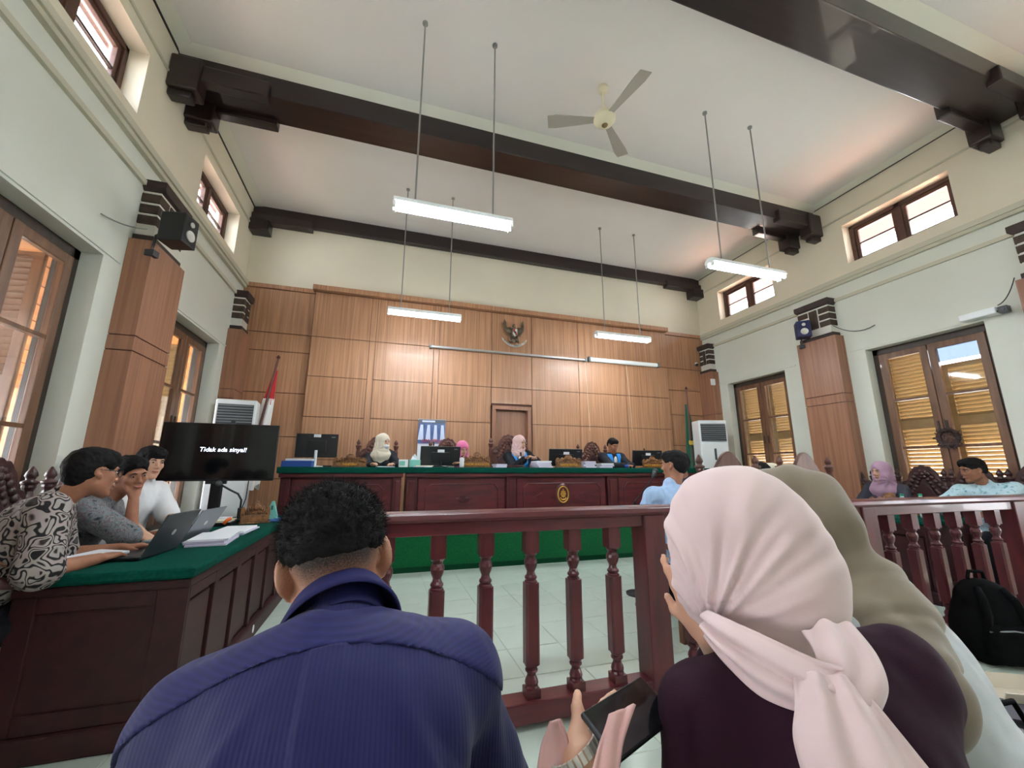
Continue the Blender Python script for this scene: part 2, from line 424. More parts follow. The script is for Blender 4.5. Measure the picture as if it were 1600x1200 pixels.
# pilasters clad in laminate, brick capitals
def pilaster(name, s, X, y0, y1, d=.2):
    e = thing(name, None, None, (X, (y0+y1)/2, 0)); tag(e, kind='structure')
    def bx(x0, x1, ya, yb, za, zb_):
        a, b = sorted((X+s*x0, X+s*x1)); return MB().box((a, ya, za), (b, yb, zb_))
    bx(0, d-.014, y0+.014, y1-.014, 0, 3.37).build('core', m_seam, e)
    for za, zb_ in ((0, 2.285), (2.295, 2.425), (2.435, 3.38)):
        bx(0, d, y0, y1, za, zb_).build('panel', m_panel2, e, bev=.003)
    bx(0, d-.03, y0+.04, y1-.04, 3.38, 3.45).build('base_slab', m_capstone, e, bev=.008)
    bx(0, d-.05, y0+.07, y1-.07, 3.45, 3.93).build('mortar_block', m_brickm, e)
    D = d-.042; ya, yb = y0+.06, y1-.06; wd = yb-ya
    for k in range(3):
        z = 3.575+k*.118
        bx(0, D, ya-.004, ya+wd*.33, z, z+.092).build('brick', m_brick, e, bev=.006)
        bx(0, D, yb-wd*.33, yb+.004, z, z+.092).build('brick', m_brick, e, bev=.006)
    bx(0, D+.004, ya+wd*.37, yb-wd*.37, 3.575, 3.575+2*.118+.092).build('brick', m_brick, e, bev=.006)
    a0, a1 = y0+.03, y1-.03
    P = [(a0+.03, 3.93), (a1-.03, 3.93), (a1, 3.965), (a1, 4.04), (a0, 4.04), (a0, 3.965)]
    q = sorted((X, X+s*(d-.005))); MB().prism(P, q[0], q[1], 'yz').build('top_slab', m_capstone, e, bev=.008)
    return e
for k, (s, X) in enumerate(((1, XL), (-1, XR))):
    for j, (ya, yb) in enumerate(((4.36, 5.0), (1.72, 2.38), (6.98, 7.38), (-.9, -.26))):
        pilaster('pilaster' if k+j == 0 else 'pilaster.%03d' % (k*4+j), s, X, ya, yb)

# windows
def slat_mesh(w): return MB().obox((0,0,0), (.008, w, .058), Ry(math.radians(38)))
wcount = 0
slats = {}
def tall_window(s, X, c, shutters):
    """s: +1 the room lies towards +x of the wall (left wall)"""
    global wcount; wcount += 1
    out = -s
    e = thing('window_%d' % wcount, None, None, (X+out*.15, c, 0)); tag(e, kind='structure')
    x = X+out*.15
    def bx(x0, x1, ya, yb, za, zb_):
        a, b = sorted((x+out*x0, x+out*x1)); return MB().box((a, ya, za), (b, yb, zb_))
    y0, y1 = c-WW, c+WW
    f = MB()
    for q in (bx(0,.13,y0,y0+.075,WZ0,WZ1), bx(0,.13,y1-.075,y1,WZ0,WZ1), bx(0,.13,y0,y1,WZ1-.095,WZ1), bx(-.08,.15,y0,y1,WZ0,WZ0+.05)): f.add(q.v, q.f)
    f.build('frame', m_windark, e, bev=.006)
    zb, zt = WZ0+.05, WZ1-.095
    for a, b in ((y0+.075, c-.005), (c+.005, y1-.075)):
        st = MB()
        for q in (bx(-.015,.035,a,a+.085,zb,zt), bx(-.015,.035,b-.085,b,zb,zt), bx(-.014,.034,a,b,zt-.085,zt), bx(-.014,.034,a,b,zb,zb+.16)): st.add(q.v, q.f)
        sash = st.build('sash', m_winwood, e, bev=.006)
        zs = [zb+.16, .9+.66, 2.25, zt-.085]
        for z in zs[1:-1]: bx(-.008, .03, a+.085, b-.085, z-.016, z+.016).build('muntin', m_winwood, sash)
        for z0, z1 in zip(zs, zs[1:]):
            pn = bx(.008, .013, a+.08, b-.08, z0, z1).build('pane', m_glass, sash)
            if shutters[0] == 'low' and a < c-.1 and z0 > 2: bx(.016, .019, a+.085, b-.085, 2.69, z1).build('added_dimming_film', m_skydim, sash)['label'] = 'added pale blue film dimming the sky behind the top of the pane'  # film added only where sky shows, to tone down its brightness
        bx(-.03, -.015, (b-.05 if a < c-.1 else a+.03), (b-.03 if a < c-.1 else a+.05), 1.75, 1.9).build('latch', m_windark, sash)
    for k, (a, b) in enumerate(((y0+.02, c-.004), (c+.004, y1-.02))):
        mode = shutters[k]
        sw = b-a
        g = MB()
        ztop = 3.0
        if mode == 'low': ztop = 2.68
        def sb(ya, yb, za, zb_, d0=-.018, d1=.018): g.box((d0, ya, za), (d1, yb, zb_))
        sb(0,.075,WZ0,ztop); sb(sw-.075,sw,WZ0,ztop); sb(0,sw,ztop-.07,ztop,-.017,.017); sb(0,sw,1.83,1.96,-.017,.017); sb(0,sw,WZ0,WZ0+.12,-.017,.017)
        sh = g.build('shutter', m_shut if shutters[2] == 'gold' else m_winwood, e, world=False, bev=.004)
        hinge = 0 if k == 0 else 1
        xo = x+out*.2
        if mode == 'open':     # swung outwards, roughly square to the wall
            sh.rotation_euler = (0,0,(-out if k == 0 else out)*PI/2*.93) if False else (0,0,0)
            ang = out*math.radians(96) if k == 1 else -out*math.radians(96)
            if k == 0: sh.location = Vector((xo, a, 0))-e.location; sh.rotation_euler = (0,0,ang)
            else:
                # hinge on the far side: mirror by rotating about y1
                base = Vector((xo, b, 0)); R = Rz(ang); off = R @ Vector((0, -sw, 0))
                sh.location = base+off-e.location; sh.rotation_euler = (0,0,ang)
        else: sh.location = Vector((xo, a, 0))-e.location
        key = (round(sw,3), shutters[2])
        for za, zb_ in ((WZ0+.12, 1.83), (1.96, ztop-.07)):
            n = max(1, round((zb_-za)/.0505))
            for i in range(n):
                if key not in slats:
                    o = slat_mesh(sw-.15).build('slat', m_shut if shutters[2] == 'gold' else m_winwood, sh, world=False); slats[key] = o
                    if s < 0: pass
                else:
                    o = slats[key].copy(); C.objects.link(o); o.parent = sh
                o.location = (0, sw/2, za+.012+(zb_-za-.012)*i/(n-1))
                if s < 0: o.rotation_euler = (0,0,PI)
    return e
def clerestory(s, X, c):
    global wcount; wcount += 1
    out = -s; x = X+out*.16
    e = thing('window_%d' % wcount, None, None, (x, c, CZ0)); tag(e, kind='structure')
    def bx(x0, x1, ya, yb, za, zb_):
        a, b = sorted((x+out*x0, x+out*x1)); return MB().box((a, ya, za), (b, yb, zb_))
    y0, y1 = c-CW, c+CW; f = MB()
    for q in (bx(0,.1,y0,y0+.06,CZ0,CZ1), bx(0,.1,y1-.06,y1,CZ0,CZ1), bx(0,.1,y0,y1,CZ1-.06,CZ1), bx(0,.1,y0,y1,CZ0,CZ0+.05), bx(0,.1,c-.04,c+.04,CZ0,CZ1)): f.add(q.v, q.f)
    f.build('frame', m_clwood, e, bev=.005)
    for a, b in ((y0+.06, c-.04), (c+.04, y1-.06)):
        st = MB(); z0, z1 = CZ0+.05, CZ1-.06
        for q in (bx(.02,.06,a,a+.05,z0,z1), bx(.02,.06,b-.05,b,z0,z1), bx(.021,.059,a,b,z1-.05,z1), bx(.021,.059,a,b,z0,z0+.05)): st.add(q.v, q.f)
        sash = st.build('sash', m_clwood, e, bev=.004)
        zm = (z0+z1)/2
        bx(.025, .055, a+.05, b-.05, zm-.012, zm+.012).build('muntin', m_windark, sash)
        bx(.038, .043, a+.045, b-.045, z0+.05, zm-.012).build('pane', m_glass, sash)
        bx(.038, .043, a+.045, b-.045, zm+.012, z1-.05).build('pane', m_glass, sash)
    return e
for c in BAYS[::-1]:
    tall_window(1, XL, c, ('open', 'open', 'brown') if c < 5 else ('shut', 'open', 'gold'))
    clerestory(1, XL, c)
for c in BAYS[::-1]:
    tall_window(-1, XR, c, ('low', 'shut', 'gold') if c == 3.44 else (('shut', 'shut', 'gold') if c > 5 else ('open', 'open', 'gold')))
    clerestory(-1, XR, c)

# outside: eaves, veranda on the left, paving
struct('roof', MB().box((XL-TH-.2, YF-1, 5.42), (XL-TH, YB+.5, 5.5)), m_soffit)
struct('roof.001', MB().box((XR+TH, YF-1, 5.42), (XR+TH+1.15, YB+.5, 5.5)), m_soffit)
struct('ground', MB().box((-14, -10, -.3), (XL-TH, 14, -.1)).box((XR+TH, -10, -.3), (18, 14, -.1)).box((-14,-14,-.3),(18,YF-.3,-.1)), m_ground)
ver = struct('roof.002', MB().prism([(XL-TH-.02, 4.22), (XL-TH-.02, 4.3), (XL-TH-3.1, 2.62), (XL-TH-3.1, 2.54)], YF, 9, 'xz'), m_terra)
struct('roof.003', MB().prism([(XR+TH+.01, 4.22), (XR+TH+.01, 4.3), (XR+TH+1.6, 3.68), (XR+TH+1.6, 3.6)], YF, 9, 'xz'), m_terra)
for i in range(13):
    x = XL-TH-.13-i*.23; z = 4.20-1.68/3.08*(.11+i*.23)
    MB().obox((x, 4.5, z), (.235, 9, .02), Ry(-math.atan(1.68/3.08))).build('ceiling_board', m_veranda, ver)
struct('wall_outer', MB().box((XL-TH-3.4, 8.6, -.1), (XL-TH, 8.75, 4.2)), m_veranda)
for y in (1.4, 3.1, 4.8, 6.6):
    MB().box((XL-TH-2.94, y-.06, -.1), (XL-TH-2.82, y+.06, 2.7)).build('post', m_winwood, ver)

# podium
pod = thing('podium', 'raised platform covered in green carpet under the judges bench', 'platform', (2.3, 6.4, 0))
MB().box((XL+.02, 5.5, 0), (XR-.02, YB-.001, .45)).build('platform_body', m_carpet, pod, bev=.01)
MB().box((XL+.02, 5.485, 0), (XR-.02, 5.5, .06)).build('carpet_edge', m_carpetd, pod)

# panelling of the back wall
pw = MB()
core = tag(MB().box((XL, YB-.025, .45), (XR, YB-.001, 4.3)).build('panelling', m_seam), 'teak laminate panelling across the wall behind the bench', 'panelling')
def panel(x0, x1, z0, z1, y, t=.02, g=.006, m=None):
    MB().box((x0+g, y-t, z0+g), (x1-g, y, z1-g)).build('panel', m or m_panel, core, bev=.002)
for xa, xb, zs in ((XL, -1.30, (.45, 1.1, 1.76, 2.47, 3.17, 3.485, 4.26)), (5.87, XR, (.45, 1.1, 1.76, 2.43, 2.98, 3.48, 4.26))):
    for a, b in zip(zs, zs[1:]): panel(xa, xb, a, b, YB-.025)
    MB().box((xa, YB-.07, 4.26), (xb, YB-.001, 4.335)).build('top_rail', m_panel, core, bev=.004)
YC = YB-.11
MB().box((-1.30, YC, .45), (1.86, YB-.02, 4.3)).box((2.68, YC, .45), (5.87, YB-.02, 4.3)).box((1.86, YC, 2.42), (2.68, YB-.02, 4.3)).build('central_core', m_seam, core)
rows = (.45, 1.4, 2.09, 2.77, 3.46, 4.27)
for xa, xb in ((-1.30, -.36), (-.26, .76), (.86, 1.86), (2.68, 3.70), (3.70, 4.79), (4.79, 5.87)):
    for a, b in zip(rows, rows[1:]): panel(xa, xb, a, b, YC, g=.005)
for xa, xb in ((-.36, -.26), (.76, .86)): panel(xa, xb, .45, 3.46, YC, g=.003); panel(xa, xb, 3.46, 4.27, YC, g=.003)
panel(1.86, 2.68, 2.46, 2.77, YC); panel(1.86, 2.68, 2.77, 3.46, YC); panel(1.86, 2.68, 3.46, 4.27, YC)
MB().box((-1.34, YC-.11, 4.28), (5.91, YB-.001, 4.37)).build('top_ledge', m_panel, core, bev=.006)
# door niche
dr = thing('door_1', None, None, (2.27, YC, .45)); tag(dr, kind='structure')
f = MB().box((1.88, YC-.04, .45), (1.955, YB-.03, 2.42)).box((2.585, YC-.04, .45), (2.66, YB-.03, 2.42)).box((1.88, YC-.045, 2.35), (2.66, YB-.03, 2.42))
f.build('frame', m_panel2, dr, bev=.004)
MB().box((1.955, YB-.05, .45), (2.585, YB-.026, 2.35)).build('leaf', m_panel2, dr)
MB().tube([(2.02, YB-.09, 1.42), (2.12, YB-.09, 1.42)], .01).tube([(2.02, YB-.09, 1.42), (2.02, YB-.04, 1.42)], .012).build('handle', m_alu, dr)

# ================================================================== FURNITURE
def octa(x0, x1, z0, z1, c):
    return [(x0+c, z0), (x1-c, z0), (x1, z0+c), (x1, z1-c), (x1-c, z1), (x0+c, z1), (x0, z1-c), (x0, z0+c)]
def bench(name, label, x0, x1, posts, emblem=None):
    e = thing(name, label, 'bench', ((x0+x1)/2, 5.9, .45), group='judges bench units')
    yf, zt = 5.62, 1.275
    MB().box((x0-.04, yf-.07, zt-.075), (x1+.04, 6.2, zt)).build('felt_top', m_felt, e, bev=.012)
    MB().box((x0-.02, yf-.045, 1.15), (x1+.02, yf+.02, zt-.076)).build('top_moulding', m_redx, e, bev=.01)
    MB().box((x0, yf-.03, .452), (x1, yf+.03, .56)).build('plinth', m_redx, e, bev=.008)
    MB().box((x0, yf+.03, .452), (x0+.04, 6.15, 1.198)).build('end_board', m_red, e)
    MB().box((x1-.04, yf+.03, .452), (x1, 6.15, 1.198)).build('end_board', m_red, e)
    MB().box((x0+.03, yf+.045, .452), (x1-.03, yf+.065, 1.198)).build('front_board', m_redx, e)
    for a, b in posts:
        MB().box((a, yf-.012, .56), (b, yf+.045, 1.15)).build('post', m_red, e, bev=.006)
        MB().box((a+.03, yf-.024, .62), (b-.03, yf-.012, 1.1)).build('post_fillet', m_red, e, bev=.004)
    for (p, q) in zip(posts, posts[1:]):
        a, b = p[1], q[0]
        pn = MB().box((a+.02, yf+.018, .58), (b-.02, yf+.046, 1.13)).build('panel', m_redx, e, bev=.008)
        P = octa(a+.12, b-.12, .66, 1.05, .06)
        MB().tube([(p_[0], yf+.016, p_[1]) for p_ in P]+[(P[0][0], yf+.016, P[0][1])], .011, 6, caps=False).build('octagon_moulding', m_red, pn)
        xm = (a+b)/2; zc = .86
        if emblem is None or not (a < emblem < b):
            car = MB().prism([(xm-.14, zc), (xm, zc-.07), (xm+.14, zc), (xm, zc+.07)], yf+.006, yf+.02, 'xz')
            for k in range(4):
                t = k*PI/2; car.ball((xm+.06*math.cos(t), yf+.006, zc+.032*math.sin(t)), (.045, .012, .022), 8, 5)
            car.ball((xm, yf+.002, zc), (.022,.012,.022), 8, 5)
            car.build('carved_lozenge', m_red, pn)
        else:
            for sx in (-1, 1):
                xc = xm+sx*.33
                MB().prism([(xc-.14, zc), (xc, zc-.06), (xc+.14, zc), (xc, zc+.06)], yf+.004, yf+.02, 'xz').build('carved_lozenge', m_red, pn)
    if emblem is not None:
        ex, ez = emblem, .895; y = yf+.012
        em = MB().lathe([(.001, 0), (.105, 0), (.115, .012), (.1, .022), (.001, .022)], (0,0,0), 28, 1, 1.35)
        em.rot(Rx(PI/2)); em.v = [(v[0]+ex, v[1]+y, v[2]+ez) for v in em.v]
        eo = em.build('court_emblem', m_red, e, smooth=False)
        g = MB()
        ring = [(ex+.082*math.cos(t), y-.024, ez+.112*math.sin(t)) for t in np.linspace(0, 2*PI, 33)]
        g.tube(ring, .009, 6, caps=False).build('gilt_ring', m_goldm, eo)
        fl_ = MB()
        for k in range(8):
            t = k*PI/4; fl_.ball((ex+.032*math.cos(t), y-.024, ez+.005+.04*math.sin(t)), (.014, .008, .018), 8, 5)
        fl_.ball((ex, y-.028, ez+.005), (.02,.012,.024), 8, 6); fl_.ball((ex, y-.024, ez+.062), (.01,.008,.02), 8, 5)
        fl_.build('gilt_blossom', m_goldm, eo)
        MB().tube([(ex-.05, y-.024, ez-.045), (ex-.02, y-.026, ez-.075), (ex+.02, y-.026, ez-.075), (ex+.05, y-.024, ez-.045)], [.008,.014,.014,.008], 6).build('gilt_ribbon', m_goldm, eo)
    return e
bench('judges_bench', 'long mahogany bench with green top and gilt court emblem on its front', .31, 5.15, [(.31,.44), (1.68,1.82), (3.28,3.46), (5.0,5.15)], 2.54)
bench('judges_bench.001', 'shorter mahogany bench with green top, set apart by the gap beside the long bench', -1.17, .245, [(-1.17,-1.06), (.14,.245)])

# barrier rail with turned balusters
rail = thing('barrier_rail', 'dark red wooden barrier with turned balusters across the courtroom', 'railing', (3.2, 2.2, 0))
RX0, RX1, RY = -.27, XR-.02, 2.2
P = [(RY-.075, .99), (RY-.085, 1.005), (RY-.075, 1.028), (RY-.05, 1.037), (RY+.05, 1.037), (RY+.075, 1.028), (RY+.085, 1.005), (RY+.075, .99)]
MB().prism(P, RX0-.06, RX1, 'yz').build('top_rail', m_redx, rail, bev=.003)
MB().box((RX0, RY-.055, .925), (RX1, RY+.055, .989)).build('apron', m_redx, rail, bev=.004)
MB().box((RX0, RY-.06, .03), (RX1, RY+.06, .125)).build('bottom_rail', m_redx, rail, bev=.008)
bal = MB()
def sq(z0, z1, hw, ch=0): 
    bal.box((-hw, -hw, z0), (hw, hw, z1)) if not ch else bal.prism([(-hw+ch,-hw),(hw-ch,-hw),(hw,-hw+ch),(hw,hw-ch),(hw-ch,hw),(-hw+ch,hw),(-hw,hw-ch),(-hw,-hw+ch)], z0, z1, 'xy')
sq(.812, .926, .037); sq(.272, .66, .037, .012); sq(.124, .165, .037)
bal.lathe([(.034,.812),(.036,.805),(.028,.795),(.026,.785),(.034,.772),(.036,.758),(.031,.738),(.021,.715),(.024,.70),(.033,.69),(.033,.682),(.026,.675),(.034,.668),(.034,.66)], n=14)
bal.lathe([(.034,.272),(.034,.264),(.026,.257),(.033,.249),(.033,.241),(.024,.233),(.022,.222),(.031,.205),(.035,.19),(.032,.178),(.035,.17),(.035,.165)], n=14)
bo = None
posts = [RX0+.04, 1.545, 3.37, 5.2, 6.9]
for a, b in zip(posts, posts[1:]):
    n = round((b-a)/.25)
    for k in range(1, n):
        x = a+(b-a)*k/n
        if a == posts[1-1]: x = 1.545-.25*(n-k)
        if x < a+.1: continue
        if bo is None:
            bo = bal.build('baluster', m_red, rail, world=False, bev=0); o = bo
            for p in bo.data.polygons: p.use_smooth = False
        else: o = bo.copy(); C.objects.link(o); o.parent = rail
        o.location = (x-3.2, 0, 0)
for x in posts:
    MB().box((x-.07, RY-.07, 0), (x+.07, RY+.07, .989)).build('post', m_red, rail, bev=.006)

# long side tables
def side_table(name, label, x0, x1, y0, y1, front, zt=.77):
    """front = +1: panelled front looks towards +x"""
    e = thing(name, label, 'table', ((x0+x1)/2, (y0+y1)/2, 0))
    fx, bx_ = (x1, x0) if front > 0 else (x0, x1); s = front
    MB().box((x0-.025, y0-.03, zt-.055), (x1+.025, y1+.03, zt)).build('felt_top', m_felt, e, bev=.015)
    MB().box((x0-.005, y0-.01, zt-.1), (x1+.005, y1+.01, zt-.056)).build('top_moulding', m_redy, e, bev=.01)
    def bx(xa, xb, ya, yb, za, zb): 
        a, b = sorted((fx-s*xa, fx-s*xb)); return MB().box((a, ya, za), (b, yb, zb))
    bx(.03,.05,y0+.02,y1-.02,.0,zt-.1).build('front_board', m_redy, e)
    bx(-.03,.03,y0-.02,y1+.02,0,.11).build('plinth', m_redy, e, bev=.012)
    n = 6; wd = (y1-y0)/n
    for k in range(n+1):
        y = y0+k*wd; bx(.0,.04,max(y0+.021,y-.035),min(y1-.021,y+.035),.11,zt-.1).build('stile', m_redy, e, bev=.004)
    bx(.001,.039,y0+.022,y1-.022,zt-.16,zt-.101).build('rail', m_redy, e, bev=.004)
    for k in range(n):
        bx(.014,.032,y0+k*wd+.055,y0+(k+1)*wd-.055,.13,zt-.18).build('panel', m_redy, e, bev=.008)
    for ya in (y0, y1-.04):
        MB().box((x0+.04, ya+.012, 0), (x1-.03, ya+.028, zt-.1)).build('end_board', m_redy, e)
        yy = ya if ya == y0 else ya+.02
        MB().box((x0, yy, .11), (x0+.09, yy+.02, zt-.1)).build('stile', m_redy, e, bev=.004)
        MB().box((x1-.13, yy, .11), (x1-.0, yy+.02, zt-.1)).build('stile', m_redy, e, bev=.004)
        MB().box((x0+.09, yy, zt-.17), (x1-.13, yy+.02, zt-.1)).build('rail', m_redy, e, bev=.004)
        MB().box((x0+.09, yy, .11), (x1-.13, yy+.02, .19)).build('rail', m_redy, e, bev=.004)
        MB().box((x0-.005, yy-.02, 0), (x1+.03, yy+.04, .11)).build('plinth', m_redy, e, bev=.012)
    return e
dk = side_table('side_table', 'long mahogany table with green top along the left wall, papers and laptops on it', -1.56, -.885, 2.57, 4.95, 1)
st = MB().lathe([(.001,0),(.028,0),(.028,.002),(.001,.002)], n=16, sy=.8); st.rot(Ry(PI/2)); st.v = [(v[0]-.853, v[1]+3.78, v[2]+.075) for v in st.v]
st.build('sticker', m_paper, dk)
tag(dk, 'long mahogany table with green top on which laptops and paper stacks lie')
side_table('side_table.001', 'long mahogany table behind the right half of the barrier rail', 5.1, 5.75, 2.75, 5.0, -1)

# carved chairs ------------------------------------------------------------
def arch_poly(hw, z0, z1, zs, scallop=0, n=28):
    """back outline: straight sides up to zs, shoulders sweeping into a crest"""
    P = [(-hw, z0), (hw, z0), (hw, zs)]
    for i in range(n+1):
        t = i/n; x = hw*(1-2*t); u = abs(x)/hw
        z = zs+(z1-zs)*((.5+.5*math.cos(PI*min(1, u*1.05))) if not scallop else (.55*math.sqrt(max(0,1-(u/.62)**2))+.45*math.sqrt(max(0,1-u*u))))
        if scallop: z += scallop*abs(math.sin(7*PI*t))*(.4+.6*(1-u))
        P.append((x, z))
    P.append((-hw, zs)); return P
def make_chair(name, label, carved, H=1.30, W=.62, wood=None):
    wd = wood or (m_chaird if carved else m_chair)
    e = thing(name, label, 'chair', group=None); hw = W/2
    MB().box((-hw+.02, -.25, .40), (hw-.02, .25, .445)).build('seat_frame', wd, e, bev=.008, world=False)
    MB().box((-hw+.05, -.22, .445), (hw-.05, .24, .485)).build('seat', m_leather, e, bev=.018, world=False)
    zs = H-.27
    P = arch_poly(hw-.045, .52, H, zs, .02 if carved else 0)
    b = MB().prism(P, -.275, -.235, 'xz').build('backrest', wd, e, bev=.006, world=False)
    MB().prism(arch_poly(hw-.14, .60, H-.22, zs-.12), -.24, -.215, 'xz').build('back_cushion', m_leather, b, bev=.01, world=False)
    cv = MB()
    if carved:
        for i in range(15):
            t = i/14; x = (hw-.09)*(1-2*t); u = abs(x)/(hw-.09)
            z = zs-.01+(H-zs-.05)*(.5+.5*math.cos(PI*u))
            cv.ball((x, -.236, z), (.034, .022, .034), 8, 5); cv.ball((x*.72, -.236, z-.07), (.028, .018, .03), 8, 5)
            cv.ball((x, -.276, z), (.034, .018, .034), 8, 5)
        for k in range(6):
            t = k*PI/3; cv.ball((.045*math.cos(t), -.23, H-.10+.045*math.sin(t)), (.026,.018,.026), 8, 5)
        cv.ball((0,-.226,H-.10), (.028,.02,.028), 8, 6)
    else:
        for k in range(7):
            t = k*PI/6; cv.ball((.05*math.cos(t), -.278, H-.23+.035*math.sin(t)), (.024,.02,.02), 8, 5)
        for sx in (-1, 1): cv.ball((sx*.035, -.278, H-.245), (.04,.018,.02), 8, 5)
        cv.ball((0,-.282,H-.225), (.024,.02,.026), 8, 5)
    cv.build('carving', wd if carved else m_chaird, b, smooth=True, world=False)
    for sx in (-1, 1):
        x = sx*(hw-.025); ph = H-.10
        p = MB().box((x-.03, -.285, 0), (x+.03, -.225, .46)).lathe([(.03,.46),(.034,.5),(.026,.56),(.033,.7),(.027,.85),(.034,ph-.14),(.026,ph-.1),(.036,ph-.075),(.036,ph-.06)], (x,-.255,0), 12)
        po = p.build('post', wd, e, world=False)
        MB().lathe([(.036,0),(.044,.012),(.044,.024),(.022,.034),(.026,.05),(.034,.062),(.028,.085),(.012,.112),(.004,.125)], (x,-.255,ph-.06), 12).build('finial', wd, po, smooth=True, world=False)
        MB().lathe([(.028,0),(.02,.05),(.024,.2),(.034,.3),(.03,.36),(.034,.41)], (x, .21, 0), 12).build('leg', wd, e, smooth=True, world=False)
        MB().lathe([(.026,.41),(.018,.47),(.028,.54),(.02,.62),(.024,.66)], (x, .18, 0), 10).build('arm_support', wd, e, smooth=True, world=False)
        MB().tube([(x, -.24, .70), (x, -.05, .685), (x, .15, .675), (x, .25, .66), (x, .27, .63)], [.024,.026,.03,.03,.018], 8).build('armrest', wd, e, smooth=True, world=False)
        if carved:
            q = MB()
            for k in range(4): q.ball((x, .19, .44+.0+k*.0), (.03,.03,.03), 6, 4)
    return e
ch_carved = make_chair('carved_chair', 'x', True, 1.30)
ch_judge = make_chair('carved_chair.002', 'x', True, 1.30, .62, m_chair)
ch_plain = make_chair('carved_chair.001', 'x', False, 1.42, .70)
used = set()
def put(proto, loc, yaw, label, group, sc_=1.0):
    o = proto if proto.name not in used else copy_tree(proto)
    if proto.name not in used: used.add(proto.name)
    o.location = loc; o.rotation_euler = (0, 0, -yaw); o.scale = (sc_,)*3
    o['label'] = label; o['group'] = group; return o
GR = 'carved high-back courtroom chairs'
put(ch_judge, (-.1, 6.6, .45), PI, 'carved chair behind the person in cream headscarf and face mask', GR)
put(ch_judge, (1.02, 6.62, .45), PI, 'carved chair whose crest shows above the monitor in front of the poster', GR)
put(ch_judge, (2.02, 6.64, .45), PI+.25, 'tall carved chair in front of the door niche', GR, 1.07)
put(ch_judge, (3.72, 6.62, .45), PI, 'carved chair behind the bench, nearest the green flag', GR)
GP = 'arched chairs in the middle of the court'
put(ch_plain, (3.05, 3.3, 0), 0, 'arched-back wooden chair with finials right beside the man in light blue shirt', GP)
put(ch_plain, (4.0, 3.3, 0), 0, 'arched-back wooden chair with finials, the one farther from the light blue shirt', GP)
GD = 'dark carved chairs along the right wall'
for y, lb in ((4.5, 'dark carved chair beyond the silver laptop on the right table'), (3.62, 'dark carved chair of the woman in mauve headscarf'),
              (3.12, 'empty dark carved chair under the wreath'), (2.62, 'dark carved chair of the man in pale blue patterned shirt'), (2.0, 'dark carved chair by the right frame edge, next to the pale blue patterned shirt')):
    put(ch_carved, (6.6, y, 0), -PI/2, lb, GD)
GL = 'dark carved chairs along the left wall'
for y, lb in ((2.0, 'carved chair at the left edge holding the watch wearer'), (2.62, 'carved chair with a finial rising behind the batik shirt'),
              (3.38, 'carved chair of the smiling man with hand on mouth'), (4.12, 'carved chair of the young man in white shirt')):
    put(ch_carved, (-2.02, y, 0), PI/2, lb, GL)
# chair under a cream cover, farther into the court
cc = thing('covered_chair', 'chair under a cream cloth cover between the two arched chairs', 'chair', (4.3, 3.95, 0))
MB().prism([(-.2,.0),(.2,.0),(.19,.5),(.17,1.26),(.15,1.33),(-.15,1.33),(-.17,1.26),(-.19,.5)], -.24, -.16, 'xz').build('back_cover', mat('cream_cover', S(222,214,196), .9, .1), cc, world=False, bev=.03)
MB().box((-.21, -.2, .0), (.21, .24, .47)).build('seat_cover', MATS['cream_cover'], cc, world=False, bev=.03)

# plain benches that carry the audience
m_bench = mat('bench_wood', S(112,70,44), .5, noise=S(90,54,34), scale=(3,20,20))
def seat_bench(name, label, x0, x1, y0, y1, z=.45, cat='bench'):
    e = thing(name, label, cat, ((x0+x1)/2, (y0+y1)/2, 0))
    MB().box((x0, y0, z-.05), (x1, y1, z)).build('seat', m_bench, e, bev=.01)
    for x in (x0+.06, x1-.1):
        for y in (y0+.03, y1-.07): MB().box((x, y, 0), (x+.05, y+.05, z-.05)).build('leg', m_bench, e)
    return e
seat_bench('bench_seat', 'plain wooden bench under the three seated people nearest the camera', -.55, 1.75, .33, .74, .43)
seat_bench('stool', 'plain wooden stool under the man in light blue shirt', 2.12, 2.52, 2.72, 3.1, .47, 'stool')
for o in [c for c in C.objects if c.name == 'stool']:
    MB().tube([(2.16, 2.74, .66), (2.16, 3.1, .66)], .022).tube([(2.16, 3.08, .66), (2.16, 3.08, .44)], .018).tube([(2.16, 2.76, .66), (2.16, 2.76, .44)], .018).build('armrest', m_bench, o)

# ================================================================== LAMPS, FAN
def make_lamp(name, label):
    e = thing(name, label, 'lamp', group='twin-tube hanging lamps')
    hd = MB().prism([(-.075, .0), (.075, .0), (.06, .045), (.035, .065), (-.035, .065), (-.06, .045)], -.56, .56, 'yz').build('housing', m_lampw, e, world=False, bev=.004)
    for y in (-.04, .04):
        MB().tube([(-.535, y, -.022), (.535, y, -.022)], .015, 10).build('tube', m_tube, e, smooth=True, world=False)
        for x in (-.55, .55): MB().box((x-.012, y-.018, -.045), (x+.012, y+.018, .002)).build('socket', m_lampw, e, world=False)
    for x in (-.37, .37): 
        MB().tube([(x, 0, .06), (x, 0, ZC-3.6)], .0085, 8).build('rod', m_rod, e, world=False)
        MB().lathe([(.028, 0), (.028, .02)], (x, 0, ZC-3.6-.02), 12).build('ceiling_cup', m_rod, e, world=False)
    return e
lp = None
